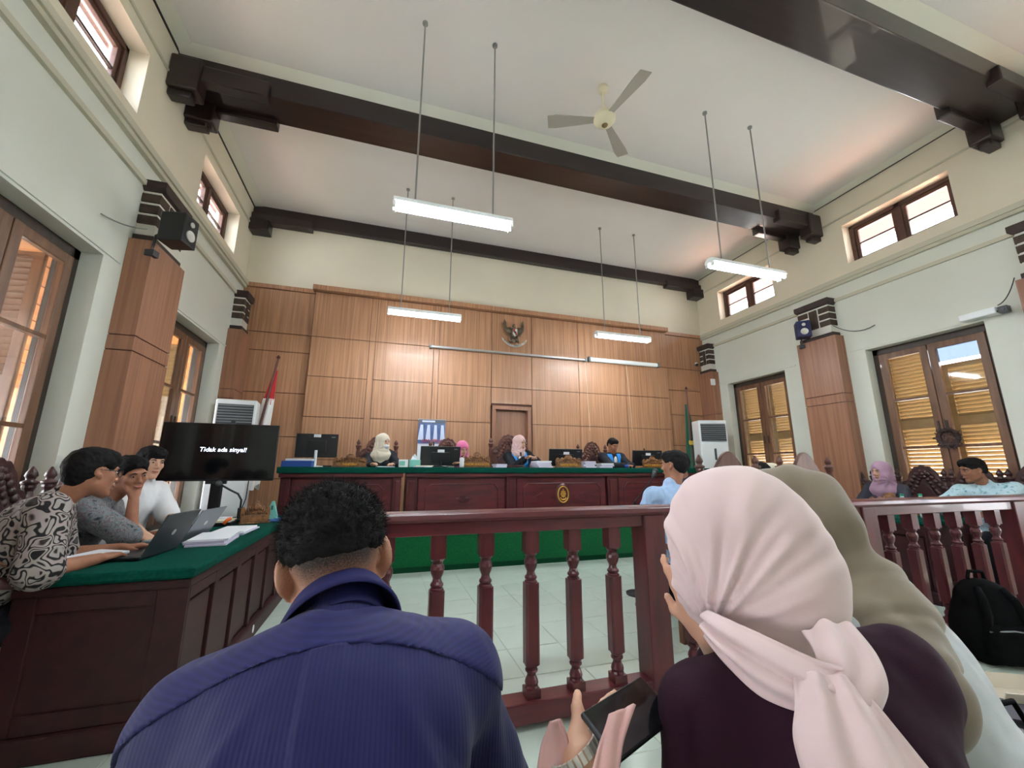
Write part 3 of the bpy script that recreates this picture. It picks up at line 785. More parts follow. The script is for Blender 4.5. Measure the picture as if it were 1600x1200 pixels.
for x, y, z, lb in ((.5, 3.42, 3.6, 'hanging fluorescent lamp, largest and lit, in front of the thick beam'), (.48, 6.07, 3.6, 'hanging fluorescent lamp before the panelling, over the shorter bench side'),
                 (4.03, 3.43, 3.6, 'hanging fluorescent lamp in front of the small upper window on the right'), (4.02, 6.1, 3.6, 'hanging fluorescent lamp before the panelling, over the projection screen cases'),
                 (.5, .77, 3.6, 'unseen hanging fluorescent lamp added straight above the navy striped shirt'), (4.03, .77, 3.6, 'unseen hanging fluorescent lamp added above the backpack')):  # these two hang out of view, added along the lamp grid for brightness
    if lp is None: lp = make_lamp('fluorescent_lamp', lb); o = lp
    else: o = copy_tree(lp)
    o.location = (x, y, z); o['label'] = lb
fan = thing('ceiling_fan', 'ivory three-blade ceiling fan', 'fan', (2.2, 3.46, 5.2))
MB().lathe([(.001,.47),(.06,.47),(.055,.42),(.03,.39),(.001,.385)], n=20).build('ceiling_cup', m_offw, fan, world=False, smooth=True)
MB().tube([(0,0,.1),(0,0,.4)], .012, 10).build('rod', m_offw, fan, world=False)
MB().lathe([(.001,.13),(.05,.125),(.105,.09),(.125,.05),(.125,.015),(.10,-.02),(.06,-.045),(.001,-.05)], n=28).build('motor', m_offw, fan, world=False, smooth=True)
MB().lathe([(.001,-.052),(.036,-.053),(.03,-.062),(.001,-.064)], n=20).build('cap', m_bronze, fan, world=False)
for a in (math.radians(159), math.radians(279), math.radians(39)):
    bl = MB().add([(.11,-.035,.02),(.11,.035,.03),(.3,.055,.035),(.3,-.05,.015),(.56,.085,.04),(.56,-.07,.01),(.66,.075,.038),(.65,-.065,.012)], [(0,3,2,1),(3,5,4,2),(5,7,6,4)])
    bl.rot(Rz(a)); bl.build('blade', m_blade, fan, world=False, solid=.008)
    MB().obox((.13*math.cos(a), .13*math.sin(a), .03), (.1,.03,.012), Rz(a)).build('blade_iron', m_offw, fan, world=False)

# ================================================================== AIR CONDITIONERS, FLAGS, SPEAKERS
def aircon(name, label, x0, y0, wd, rz):
    e = thing(name, label, 'air conditioner', (x0+wd/2, y0+.16, .45), group='floor-standing air conditioners'); h = 1.77; a = wd/2
    MB().box((-a, -.16, 0), (a, .16, h)).build('body', m_white, e, world=False, bev=.018)
    MB().box((-a+.035, -.168, h-.42), (a-.035, -.14, h-.07)).build('outlet', m_dgrey, e, world=False)
    for k in range(9):
        MB().obox((0, -.172, h-.40+k*.039), (wd-.08, .016, .018), Rx(.5)).build('louvre', m_grey, e, world=False)
    MB().box((-a+.012, -.172, .1), (a-.012, -.16, h-.47)).build('front_panel', m_white, e, world=False, bev=.012)
    MB().box((-.022, -.178, h-.78), (.022, -.17, h-.56)).build('display', m_dgrey, e, world=False, bev=.004)
    MB().box((-a+.03, -.166, .02), (a-.03, -.15, .08)).build('intake', m_grey, e, world=False)
    e.rotation_euler = (0,0,rz); return e
aircon('air_conditioner', 'white standing air conditioner behind the black television', -2.31, 6.6, .5, .12)
aircon('air_conditioner.001', 'white standing air conditioner beside the green flag', 6.0, 6.5, .56, -.3)
def flag(name, label, top, bot, cloths, seed):
    e = thing(name, label, 'flag', bot)
    T, B = Vector(top), Vector(bot)
    MB().tube([B, T], [.02, .016], 10).build('pole', m_pole, e)
    MB().lathe([(.014,0),(.03,.012),(.03,.03),(.02,.04),(.01,.06)], T, 12).build('finial', m_pole, e, smooth=True)
    MB().lathe([(.16,0),(.16,.03),(.06,.06),(.03,.14)], (B.x, B.y, B.z), 20).build('base', m_pole, e, smooth=False)
    rnd = random.Random(seed)
    for nm, m, z0, z1, w0, w1, sk in cloths:      # drape: pleated curtain hung from the pole
        def fn(u, v):
            z = z0+(z1-z0)*v; t = (T.z-z)/(T.z-B.z); c = T+(B-T)*t
            wv = w0+(w1-w0)*v; a = u*2*PI
            rr = 1+.16*math.sin(a*5+seed)+.07*math.sin(a*9+v*3)
            droop = (-.06*math.sin(a*2.5+1) if v > .93 else 0)
            return (c.x+sk*v+wv*math.cos(a)*rr, c.y+.05+wv*.4*math.sin(a)*rr, z+droop)
        MB().grid(fn, 56, 14, True).build(nm, m, e, smooth=True)
    return e
flag('flag', 'red and white flag hanging from a leaning brown pole behind the television', (-1.69, 7.02, 2.96), (-1.98, 6.95, .45),
     [('red_cloth', m_flagred, 2.78, 2.28, .02, .07, .0), ('white_cloth', m_flagwhite, 2.32, 1.0, .07, .14, .03)], 1)
gf = flag('flag.001', 'dark green flag on a brown pole beside the white air conditioner', (6.12, 7.02, 2.94), (6.1, 7.0, .45), [('green_cloth', m_flaggreen, 2.62, 1.0, .03, .22, .1)], 4)
fr = MB()
for k in range(12): fr.tube([(6.04+.012*k, 6.98, 1.84+.01*math.sin(k)), (6.03+.012*k, 6.97, 1.76+.012*math.cos(k*2))], .008, 5)
fr.build('gold_fringe', m_fringe, gf)
def speaker(name, label, c, rz, dims, m):
    e = thing(name, label, 'speaker', c, group='small wall speakers'); a, b, h = dims
    MB().box((-a/2, -b/2, -h/2), (a/2, b/2, h/2)).build('cabinet', m, e, world=False, bev=.012)
    for z, r in ((-.05, .055), (.07, .026)):
        q = MB().lathe([(.001,.004),(r*.5,.0),(r*.85,.008),(r,.012),(r,0)], n=20); q.rot(Rx(PI/2)); q.v = [(v[0], v[1]-b/2, v[2]+z) for v in q.v]
        q.build('cone', m_silver, e, world=False, smooth=True)
    MB().tube([(0, b/2, -.02), (0, b/2+.08, -.06), (0, b/2+.1, -h/2-.08)], .014, 8).box((-.035, b/2+.05, -h/2-.13), (.035, b/2+.13, -h/2-.07)).build('bracket', m_dgrey, e, world=False)
    e.rotation_euler = (0,0,rz); return e
speaker('wall_speaker', 'black speaker bracketed on the brick capital of the pilaster on the left wall', (-2.03, 4.33, 3.50), math.radians(78), (.2, .22, .3), m_black)
speaker('wall_speaker.001', 'dark blue speaker with pale cones on the brick capital of the right wall pilaster', (6.66, 4.76, 3.57), math.radians(-42), (.2, .2, .28), mat('navy_plastic', S(34,40,84), .45))
def cable(name, label, pts, r=.006, m=None):
    return tag(MB().tube(pts, r, 6).build(name, m or m_cable, smooth=True), label, 'cable')
def sag(a, b, d, n=9):
    a, b = Vector(a), Vector(b); return [a.lerp(b, i/(n-1))-Vector((0,0,d*4*(i/(n-1))*(1-i/(n-1)))) for i in range(n)]
cable('cable', 'thin pale cable sagging from the capital along the left wall', sag((-2.41, 3.95, 3.36), (-2.3, 4.38, 3.5), .03))
cable('cable.001', 'thin dark cable sagging from the navy speaker along the right wall', sag((6.84, 4.4, 3.55), (6.975, 3.9, 3.40), .1), .006, m_dgrey)
cable('cable.002', 'thin cable looping above the right window from the white box to the pilaster', sag((6.96, 2.62, 3.2), (6.8, 2.38, 3.42), .06), .006, m_dgrey)
wbx = thing('wall_box', 'white junction box over the right window with a black camera on its end', 'wall box', (6.93, 2.75, 3.1))
MB().box((6.83, 2.6, 3.08), (6.988, 2.93, 3.16)).build('case', m_white, wbx, bev=.012)
MB().box((6.82, 2.5, 3.06), (6.9, 2.58, 3.14)).tube([(6.86,2.58,3.1),(6.86,2.62,3.1)], .012).build('camera_body', m_black, wbx, bev=.008)
MB().tube([(6.81,2.54,3.1),(6.822,2.54,3.1)], .022, 12).build('lens', m_dgrey, wbx)
sw = tag(MB().box((6.74, 6.935, 3.06), (6.84, 6.978, 3.2)).build('sensor_box', m_white, bev=.01), 'small white box on the pilaster in the corner above the air conditioner', 'wall box')
cv = thing('security_camera', 'tiny dark security camera high on the panelling near the corner', 'camera', (6.74, YB-.05, 3.6))
MB().lathe([(.03,0),(.03,.03)], (6.74, YB-.06, 3.63), 12).build('base', m_white, cv)
MB().ball((6.74, YB-.075, 3.61), .035, 12, 8).build('lens_dome', m_black, cv, smooth=True)

# roller cases on the panelling
for nm, lb, x0, x1, z, r in (('screen_case', 'long thin grey projection screen case below the eagle emblem', .70, 3.84, 3.45, .022), ('screen_case.001', 'thicker pale grey projection screen case beside the long thin one', 3.93, 5.6, 3.48, .045)):
    e = thing(nm, lb, 'screen case', ((x0+x1)/2, 7.2, z), group='projection screen cases')
    MB().box((x0, 7.2, z-r), (x1, 7.2+.07, z+r)).build('case', m_alu if r < .03 else m_lampw, e, bev=r*.6)
    for x in (x0, x1): MB().box((x-.02, 7.19, z-r-.01), (x+.02, 7.275, z+r+.01)).build('end_cap', m_grey, e, bev=.004)
    xx = x1-.02 if r < .03 else 4.79
    MB().tube([(xx, 7.21, z-r), (xx+.03, 7.2, z-.9), (xx+.05, 7.2, z-1.45)], .004, 5).build('pull_cord', m_offw, e)

# national eagle emblem over the door
m_eagle = mat('dark_bronze', S(112,98,78), .4, .5, metal=.6, noise=S(84,74,60), scale=(20,20,20))
eg = thing('eagle_emblem', 'bronze eagle emblem with shield and ribbon on the panelling', 'emblem', (2.29, 7.24, 3.85))
EY = 7.22
def feather(b, tip, wd, y, mb): 
    a = Vector((b[0], y, b[1])); t = Vector((tip[0], y, tip[1])); d = (t-a); n = Vector((-d.z, 0, d.x)).normalized()*wd
    o = Vector((0, -.012, 0))
    mb.add([a-n*.6, a+n*.6, a.lerp(t,.7)+n, t, a.lerp(t,.7)-n, a.lerp(t,.4)+o], [(0,1,5),(1,2,5),(2,3,5),(3,4,5),(4,0,5)])
for sx in (-1, 1):
    wing = MB()
    for k in range(8):
        f_ = k/7; bx0, bz0 = 2.29+sx*(.165-.11*f_), 3.90-.10*f_
        a = math.radians(92-62*f_); r = .25-.13*f_
        feather((bx0, bz0), (bx0+sx*(r*math.cos(a)*.9+.03*(1-f_)), bz0+r*math.sin(a)), .026, EY-.004*k, wing)
    for k in range(5):
        f_ = k/4; bx0, bz0 = 2.29+sx*(.04+.09*f_), 3.90+.0*f_
        feather((bx0, bz0-.04), (bx0+sx*.05, bz0+.08-.02*f_), .03, EY-.035-.003*k, wing)
    wing.build('wing', m_eagle, eg, solid=.01)
bd = MB().ball((2.29, EY-.03, 3.86), (.06,.05,.12), 12, 9); bd.build('body', m_eagle, eg, smooth=True)
MB().ball((2.275, EY-.06, 4.0), (.032,.035,.036), 10, 7).tube([(2.262,EY-.075,4.0),(2.235,EY-.08,3.985)], [.014,.003], 6).tube([(2.285, EY-.05, 3.93), (2.28, EY-.058, 3.99)], [.04,.028], 8).build('head', m_eagle, eg, smooth=True)
tl = MB()
for k in range(5): feather((2.29, 3.78), (2.29+(k-2)*.045, 3.66), .02, EY-.02, tl)
tl.build('tail', m_eagle, eg, solid=.01)
for sx in (-1, 1): MB().tube([(2.29+sx*.04, EY-.03, 3.78), (2.29+sx*.075, EY-.05, 3.70), (2.29+sx*.08, EY-.055, 3.67)], [.03,.018,.024], 8).build('leg', m_eagle, eg, smooth=True)
sh = MB().prism([(2.245,3.93),(2.335,3.93),(2.335,3.83),(2.29,3.775),(2.245,3.83)], EY-.095, EY-.075, 'xz').build('shield', m_silver, eg, bev=.004)
mq1, mq2 = mat('emblem_red', S(150,40,40), .5), mat('emblem_black', S(40,34,32), .5)
MB().box((2.25, EY-.099, 3.86), (2.288, EY-.095, 3.925)).box((2.292, EY-.099, 3.80), (2.325, EY-.095, 3.852)).build('red_quarters', mq1, sh)
MB().box((2.27, EY-.102, 3.835), (2.31, EY-.098, 3.875)).build('star_field', mq2, sh)
rb = MB()
def rbn(u, v):
    a = math.radians(-150+120*u); return (2.29+.29*math.cos(a), EY-.05-.012*math.sin(u*PI*3), 3.865+.27*math.sin(a)*1.0+(.045*(v-.5)))
rb.grid(rbn, 26, 3); rb.build('ribbon', m_silver, eg, solid=.008)
# lettering follows the ribbon
txt = 'BHINNEKA TUNGGAL IKA'
for i, chx in enumerate(txt):
    if chx == ' ': continue
    u = .1+.8*i/(len(txt)-1); a = math.radians(-150+120*u)
    text('letter', chx, .034, (2.29+.29*math.cos(a), EY-.075, 3.865+.27*math.sin(a)), (PI/2, -(a+PI/2), 0), mq2, eg, .001)

# poster stand by the panelling
ps = thing('poster_stand', 'upright poster with white columns on blue, standing behind the bench', 'poster', (.77, 7.1, .45))
MB().box((.54, 7.1, .62), (1.0, 7.108, 2.09)).build('sheet', mat('poster_white', S(226,230,238), .6), ps)
MB().box((.54, 7.092, 1.68), (1.0, 7.1, 2.09)).build('photo_area', mat('poster_blue', S(96,120,168), .6, noise=S(70,90,140), scale=(6,6,6)), ps)
mpw = mat('poster_columns', S(206,216,238), .6)
for k in range(4):
    x = .58+.105*k+.012*(k-1.5)
    MB().add([(x-.015*(k<2)-.012*(k<1), 7.089, 1.74), (x+.07+.012*(k>2), 7.089, 1.74), (x+.055, 7.089, 2.0), (x+.012, 7.089, 2.0)], [(0,1,2,3)]).build('printed_column', mpw, ps)
MB().box((.54, 7.088, 2.03), (1.0, 7.091, 2.09)).build('header_band', mat('poster_grey', S(96,100,112), .6), ps)
MB().box((.6, 7.086, 2.045), (.82, 7.089, 2.075)).build('header_label', mpw, ps)
mat('poster_red', S(190,60,70), .6)
for k, chx in enumerate('JAM KERJA'):
    if chx != ' ': text('letter', chx, .085, (.62+.04*k, 7.084, 1.725), (PI/2,0,0), MATS['poster_red'], ps, .001)
text('subtitle', 'PENGADILAN', .035, (.80, 7.095, 1.60), (PI/2,0,0), m_dgrey, ps, .001)
for k in range(5): MB().box((.62, 7.096, 1.5-.05*k), (.92-.04*(k % 2), 7.099, 1.512-.05*k)).build('text_line', m_grey, ps)
MB().tube([(.77, 7.13, .46), (.77, 7.13, 2.08)], .01).tube([(.77, 7.13, .6), (.6, 7.25, .452)], .009).tube([(.77, 7.13, .6), (.94, 7.25, .452)], .009).tube([(.77,7.13,.6),(.77,6.98,.452)], .009).box((.53,7.1,2.08),(1.01,7.12,2.1)).build('stand', m_alu, ps)

# wreath on the right window
wr = thing('wreath', 'dry brown wreath hung on the middle of the right window', 'wreath', (7.09, 3.40, 1.67))
wm = MB(); rn = random.Random(3)
wm.tube([(7.09, 3.40+.1*math.cos(t), 1.67+.1*math.sin(t)) for t in np.linspace(0, 2*PI, 25)], .028, 8, caps=False)
m_wreath = mat('dry_twigs', S(72,52,50), .8, noise=S(46,34,34), scale=(30,30,30))
wm.build('ring', m_wreath, wr, smooth=True)
wf_ = MB()
for k in range(9): wf_.ball((7.10, 3.40+.05*math.cos(k*.7), 1.67+.05*math.sin(k*.7)), (.018,.034,.03), 8, 5)
wf_.ball((7.10,3.40,1.67),(.02,.05,.05),10,6).build('centre', mat('dry_leaves', S(92,64,54), .85, noise=S(66,46,42), scale=(40,40,40)), wr, smooth=True)
lf = MB()
for k in range(90):
    t = rn.uniform(0, 2*PI); r = .1+rn.uniform(-.03, .03); a = t+rn.uniform(-1.2, 1.2)
    c = Vector((7.065+rn.uniform(-.015,.02), 3.40+r*math.cos(t), 1.67+r*math.sin(t))); d = Vector((rn.uniform(-.3,.1), math.cos(a), math.sin(a)))*rn.uniform(.03,.05)
    n = d.cross(Vector((1,0,0))).normalized()*.01; lf.add([c, c+d*.5+n, c+d, c+d*.5-n+Vector((-.006,0,0))], [(0,1,2,3)])
lf.build('twigs', m_wreath, wr, kind='stuff')
MB().tube([(7.1,3.40,1.78),(7.125,3.42,1.92)], .003, 5).build('hanger', m_wreath, wr)

# ================================================================== ON THE BENCH
BT = 1.276
def monitor(name, label, cx, y, wd, h, z0, yaw, tilt, stand, tagc=True):
    e = thing(name, label, 'monitor', (cx, y, BT), group='monitors on the judges bench')
    R = Rz(yaw) @ Rx(tilt); c = Vector((0,0,z0-BT+h/2))
    b = MB().obox(c, (wd, .03, h), R).build('casing', m_black, e, world=False, bev=.006)
    MB().obox(c+R @ Vector((0,.0165,0)), (wd-.03, .002, h-.03), R).build('screen', m_screen, e, world=False)
    MB().obox(c+R @ Vector((0,-.024,-.01)), (wd*.45, .02, h*.5), R).build('rear_hump', m_black, e, world=False, bev=.008)
    MB().obox(c+R @ Vector((0,-.036,h*.27 if stand is m_black else h*.41)), (wd*.17, .003, .04), R).build('sticker', m_paper, e, world=False)
    MB().obox(c+R @ Vector((wd*.38,-.0165,h*.36)), (.05, .002, .012), R).build('maker_mark', m_grey, e, world=False)
    MB().tube([(0,-.03 if stand is m_white else .0,0.01), (0,-.04 if stand is m_white else -.01,z0-BT+h*.3)], .018, 8).build('stand', stand, e, world=False)
    MB().lathe([(.11,0),(.11,.01),(.03,.02)], n=20, sy=.8).build('foot', stand, e, world=False)
    return e
monitor('monitor', 'black monitor with a white stand on the shorter bench', -.85, 5.95, .51, .31, 1.4, .0, 0, m_white)
monitor('monitor.001', 'black monitor seen from behind in front of the poster', .77, 5.85, .56, .27, 1.3, .0, .16, m_black)
monitor('monitor.002', 'tilted black monitor behind the middle gold-lettered nameplate', 2.74, 5.93, .54, .27, 1.3, -.12, .2, m_black)
monitor('monitor.003', 'tilted black monitor on the bench, farthest along towards the green flag', 4.24, 5.93, .52, .26, 1.31, -.15, .2, m_black)
def nameplate(name, label, c, wd, h, rz, letters, bigm=None):
    e = thing(name, label, 'nameplate', c, group='carved wooden nameplates'); bh = h*.36
    MB().box((-wd/2, -.03, 0), (wd/2, .03, .014)).build('foot', m_carve, e, world=False, bev=.004)
    MB().box((-wd/2+.01, -.018, .014), (wd/2-.01, .018, bh)).build('name_board', m_carve, e, world=False, bev=.004)
    P = [(-wd/2+.005, bh*.9), (wd/2-.005, bh*.9)]
    for i in range(61):
        t = i/60; x = (wd/2-.005)*(1-2*t); u = abs(x)/(wd/2)
        env = max(math.sqrt(max(0, 1-(u/.36)**2)), .62*math.sqrt(max(0, 1-((u-.46)/.2)**2)), .58*math.sqrt(max(0, 1-((u-.8)/.19)**2)), .3)
        P.append((x, bh+(h-bh)*env))
    cr = MB().prism(P, -.014, .014, 'xz').build('crest', m_carve, e, world=False, bev=.003)
    k = MB()
    for i in range(13):
        t = i/12; x = (wd/2-.03)*(1-2*t); u = abs(x)/(wd/2); zz = bh+(h-bh)*(.3+.28*math.cos(PI*u))
        k.ball((x, -.016, zz), (wd*.035, .012, h*.085), 8, 5); k.ball((x*.95, -.014, bh+(h-bh)*.14), (wd*.028, .01, h*.05), 8, 5)
    k.ball((0,-.018,bh+(h-bh)*.55), (wd*.12,.012,h*.17), 12, 7)
    k.build('carving', m_carve, cr, world=False, smooth=True)
    if letters:
        t = text('letters', letters, bh*.62, (0,0,0), (PI/2,0,0), m_gold, None, .003, 0, .0012)
        t.parent = e; t.location = (0, -.0215, bh*.56); bpy.context.view_layer.update()
        if t.dimensions.x > wd*.9: t.scale = (wd*.9/t.dimensions.x, 1, 1)
    e.rotation_euler = (0,0,rz); return e
nameplate('nameplate', 'carved wooden nameplate beside the monitor with white stand', (-.41, 5.74, BT), .42, .17, 0, 'PANITERA')
nameplate('nameplate.001', 'carved wooden nameplate next to the bright pink headscarf', (1.27, 5.74, BT), .40, .22, 0, 'HAKIM ANGGOTA')
nameplate('nameplate.002', 'carved wooden nameplate with gold HAKIM KETUA lettering, overlapping a tilted monitor', (2.70, 5.74, BT), .44, .2, 0, 'HAKIM KETUA')
nameplate('nameplate.003', 'carved wooden nameplate farthest along the bench towards the green flag', (4.2, 5.74, BT), .38, .19, 0, 'HAKIM ANGGOTA')
nameplate('nameplate.004', 'lacquered carved nameplate at the far end of the laptop table, seen end on', (-1.07, 4.33, .772), .24, .2, math.radians(20), None)
nameplate('nameplate.005', 'low dark carved nameplate before the woman in mauve headscarf', (5.5, 3.25, .772), .46, .23, math.radians(-90), None)
nameplate('nameplate.006', 'low dark carved nameplate beside the silver laptop', (5.5, 4.0, .772), .3, .21, math.radians(-90), None)
def stack(name, label, c, dims, n, rz=0, cat='papers', top=None, group=None):
    e = thing(name, label, cat, c, group=group); rr = random.Random(len(label))
    for k in range(n):
        z = dims[2]*k/n
        MB().obox((rr.uniform(-.012,.012), rr.uniform(-.012,.012), z+dims[2]/n/2), (dims[0], dims[1], dims[2]/n*.96), Rz(rr.uniform(-.07,.07))).build('sheaf', m_paper2 if (k < n-1 or top is None) else top, e, world=False)
    e.rotation_euler = (0,0,rz); return e
GS = 'paper files on the bench'
stack('paper_stack', 'low lilac-edged papers beside the second nameplate and the tall chair', (1.62, 5.8, BT), (.16,.22,.05), 2, 0, group=GS)
stack('paper_stack.001', 'thick white paper file beside the judge in pale pink headscarf', (2.29, 5.85, BT), (.23,.3,.10), 4, 0, top=m_paper, group=GS)
stack('paper_stack.002', 'dark lilac paper file between the middle nameplate and the man in robe', (3.06, 5.88, BT), (.2,.28,.1), 4, .1, group=GS)
stack('paper_stack.003', 'slanting white papers right in front of the man in robe', (3.36, 5.8, BT), (.2,.24,.07), 3, -.2, top=m_paper, group=GS)
stack('paper_stack.004', 'thin white sheet under the hands of the person in face mask', (.04, 5.82, BT), (.22,.2,.012), 2, .1, top=m_paper, group=GS)
stack('paper_stack.005', 'flat cream paper file beside the tissue box', (.53, 5.72, BT), (.24,.2,.025), 2, 0, top=mat('cream_paper', S(220,214,190), .8), group=GS)
bxs = thing('storage_box', 'blue box with white lid at the free end of the shorter bench', 'box', (-1.02, 5.75, BT))
MB().box((-.17,-.1,0),(.17,.1,.075)).build('tray', m_blue, bxs, world=False, bev=.006); MB().box((-.13,-.09,.075),(.17,.1,.1)).build('lid', m_paper, bxs, world=False, bev=.004)
sb = thing('small_box', 'small white carton left of the tissue box on the bench', 'box', (.26, 5.72, BT))
MB().box((-.06,-.05,0),(.06,.05,.1)).build('carton', m_white, sb, world=False, bev=.004); MB().box((-.05,-.0515,.02),(.02,-.05,.08)).build('printed_label', m_mint, sb, world=False)
tb = thing('tissue_box', 'mint tissue box with a tissue sticking up', 'tissue box', (.41, 5.76, BT))
MB().box((-.075,-.06,0),(.075,.06,.1)).build('box', m_mint, tb, world=False, bev=.005)
MB().add([(-.05,0,.1),(.05,0,.1),(.03,.02,.14),(0,-.01,.18),(-.03,.02,.15)], [(0,1,2,3,4)]).build('tissue', m_paper, tb, world=False, solid=.004)
def bottle(name, label, c, h, capm, body, group=None):
    e = thing(name, label, 'bottle', c, group=group)
    MB().lathe([(.001,0),(.03,.002),(.032,.02),(.031,.1),(.033,.12),(.032,h-.07),(.02,h-.035),(.013,h-.025),(.013,h-.015),(.001,h-.014)], n=16).build('body', body, e, world=False, smooth=True)
    MB().lathe([(.017,h-.022),(.017,h),(.001,h)], n=14).build('cap', capm, e, world=False); 
    MB().lathe([(.0335,.08),(.0335,.13)], n=16).build('paper_band', m_paper, e, world=False); return e
m_pet = mat('clear_bottle', S(190,206,206), .15, .5); m_capg = mat('green_cap', S(20,130,96), .4)
bottle('bottle', 'small white bottle with black cap beside the monitor in front of the poster', (1.05, 5.7, BT), .16, m_black, m_white)
bottle('bottle.001', 'water bottle with dark green cap behind the barrier rail, farther one', (5.3, 3.02, .772), .23, m_capg, m_pet, 'green-capped water bottles')
bottle('bottle.002', 'water bottle with bright green cap behind the barrier rail, nearer one', (5.3, 2.86, .772), .24, m_capg, m_pet, 'green-capped water bottles')
def stick_mic(name, label, c, h, lean):
    e = thing(name, label, 'microphone', c, group='table microphones')
    MB().lathe([(.05,0),(.05,.02),(.02,.03)], n=16).build('base', m_black, e, world=False)
    MB().tube([(0,0,.03),(lean*.4,0,h*.5),(lean,0,h)], .005, 6).build('neck', m_black, e, world=False)
    MB().tube([(lean,0,h-.005),(lean*1.15,0,h+.05)], .012, 8).build('head', m_black, e, world=False); return e
stick_mic('microphone', 'thin black microphone before the judge in pale pink headscarf', (1.94, 5.7, BT), .17, -.02)
stick_mic('microphone.001', 'thin black microphone rising above the monitor in front of the poster', (.68, 5.95, BT), .31, 0)
stick_mic('microphone.002', 'black microphone peeking over the monitor nearest the green flag', (4.28, 6.05, BT), .28, 0)
wbk = tag(MB().box((1.78, 5.8, BT), (2.02, 5.98, BT+.035)).build('wooden_tray', m_red, bev=.006), 'flat dark wooden tray before the judge in pale pink headscarf', 'tray')
tag(MB().lathe([(.001,0),(.03,0),(.036,.05),(.034,.05),(.028,.006),(.001,.006)], (3.66, 5.66, BT), 16).build('cup', m_blue, smooth=True), 'small blue cup before the clasped hands of the man in robe', 'cup')
tag(MB().box((-.72, 5.66, BT), (-.62, 5.72, BT+.02)).build('phone', m_black, bev=.004), 'black phone lying between white-stand monitor and nameplate', 'phone')

# ================================================================== TELEVISION AND LAPTOP TABLE
tv = thing('television', 'black television on a stand showing a no-signal message', 'television', (-1.6, 4.92, 0))
R = Rz(.06) @ Rx(-.03); c = Vector((0, -.02, 1.42))
MB().obox(c, (1.02, .035, .58), R).build('casing', m_black, tv, world=False, bev=.006)
scn = MB().obox(c+R @ Vector((0,-.0185,.004)), (1.0, .003, .555), R).build('screen', m_screen, tv, world=False)
t = text('message', 'Tidak ada sinyal!', .062, (0,0,0), (0,0,0), mat('screen_letters', (.8,.85,1,1), .5, emit=(.75,.83,1,1), estr=.8), None, .0005, .15, .0)
t.parent = scn; t.location = c+R @ Vector((.03,-.0215,.02)); t.rotation_euler = (PI/2-.03, 0, .06)
MB().box((-.05,.0,.4),(.05,.05,1.2)).build('column', m_black, tv, world=False, bev=.008)
MB().box((-.09,-.02,1.10),(.09,.01,1.2)).build('mount', m_dgrey, tv, world=False)
MB().box((-.05,.0,.03),(.05,.05,.4)).box((-.35,-.25,0),(-.3,.3,.04)).box((.3,-.25,0),(.35,.3,.04)).box((-.35,0,.01),(.35,.05,.04)).build('foot', m_black, tv, world=False)
MB().box((.06,-.03,1.715),(.1,.0,1.745)).build('webcam', m_dgrey, tv, world=False, bev=.005)
for k, (xa, xb) in enumerate(((-.42,-.38), (.28,.26))):
    MB().tube([(xa, .03, 1.2), (xa+(xb-xa)*.4, .03, .95), (xb+.08*(1-2*k), .02, .6), (-.05+.1*k, .02, .3)], .005, 5).build('lead', m_black, tv, world=False, smooth=True)
TT = .772
def laptop(name, label, hinge0, hinge1, depth, lid_h, lean, cs, cl, group='laptops'):
    """hinge line from hinge0 to hinge1 on the table, base towards -normal, lid leaning over"""
    a, b = Vector(hinge0), Vector(hinge1); ax = (b-a).normalized(); wd = (b-a).length
    nrm = Vector((ax.y, -ax.x, 0))           # side away from the user
    e = thing(name, label, 'laptop', tuple((a+b)/2), group=group)
    R = Matrix((ax, nrm, Vector((0,0,1)))).transposed()
    MB().obox(R @ Vector((0,-depth/2,.009)), (wd, depth, .016), R).build('base', cs, e, world=False, bev=.004)
    MB().obox(R @ Vector((0,-depth*.42,.0175)), (wd*.88, depth*.5, .002), R).build('keyboard', m_black, e, world=False)
    L = R @ Rx(-lean); cl_ = R @ Vector((0,0,.012))+L @ Vector((0,0,lid_h/2))
    lid = MB().obox(cl_, (wd, .008, lid_h), L).build('lid', cl, e, world=False, bev=.003)
    MB().obox(cl_-L @ Vector((0,.0045,0)), (wd-.02, .001, lid_h-.02), L).build('screen', m_screen, lid, world=False)
    mk = MB().lathe([(.001,0),(.017,0),(.017,.001),(.001,.001)], n=14); mk.rot(Rx(-PI/2)); mk.v = [tuple(cl_+L @ (Vector(v)+Vector((0,.0045,0)))) for v in mk.v]
    mk.build('lid_mark', m_silver, lid, world=False); return e
laptop('laptop', 'black laptop open next to the white notebook, lid back to the room', (-1.2, 2.78, TT), (-1.17, 3.12, TT), .25, .24, .42, m_black, m_dgrey)
laptop('laptop.001', 'grey laptop open beyond the black one on the same table', (-1.24, 3.34, TT), (-1.2, 3.66, TT), .23, .22, .5, m_grey, mat('laptop_grey', S(122,128,134), .35, metal=.3))
laptop('laptop.002', 'silver-grey laptop with a pale round mark on the right table', (5.42, 3.92, TT), (5.42, 3.62, TT), .22, .22, .25, m_grey, mat('laptop_dark', S(86,92,94), .4, metal=.3))
nb = thing('notebook', 'open white notebook by the batik-shirted elbow', 'notebook', (-1.47, 2.84, TT))
Rn = Rz(math.radians(62)); 
MB().obox((0,0,.008), (.3,.22,.014), Rn).build('cover', m_black, nb, world=False, bev=.003)
for k in (-1, 1): MB().obox(Rn @ Vector((.073*k,0,.022)), (.142,.205,.016), Rn @ Ry(-.06*k)).build('pages', m_paper, nb, world=False, bev=.004)
stack('paper_stack.006', 'wide white paper stack beside the laptops, nearer half', (-1.06, 3.34, TT), (.22,.36,.04), 4, .08, top=m_paper, group='papers on the laptop table')
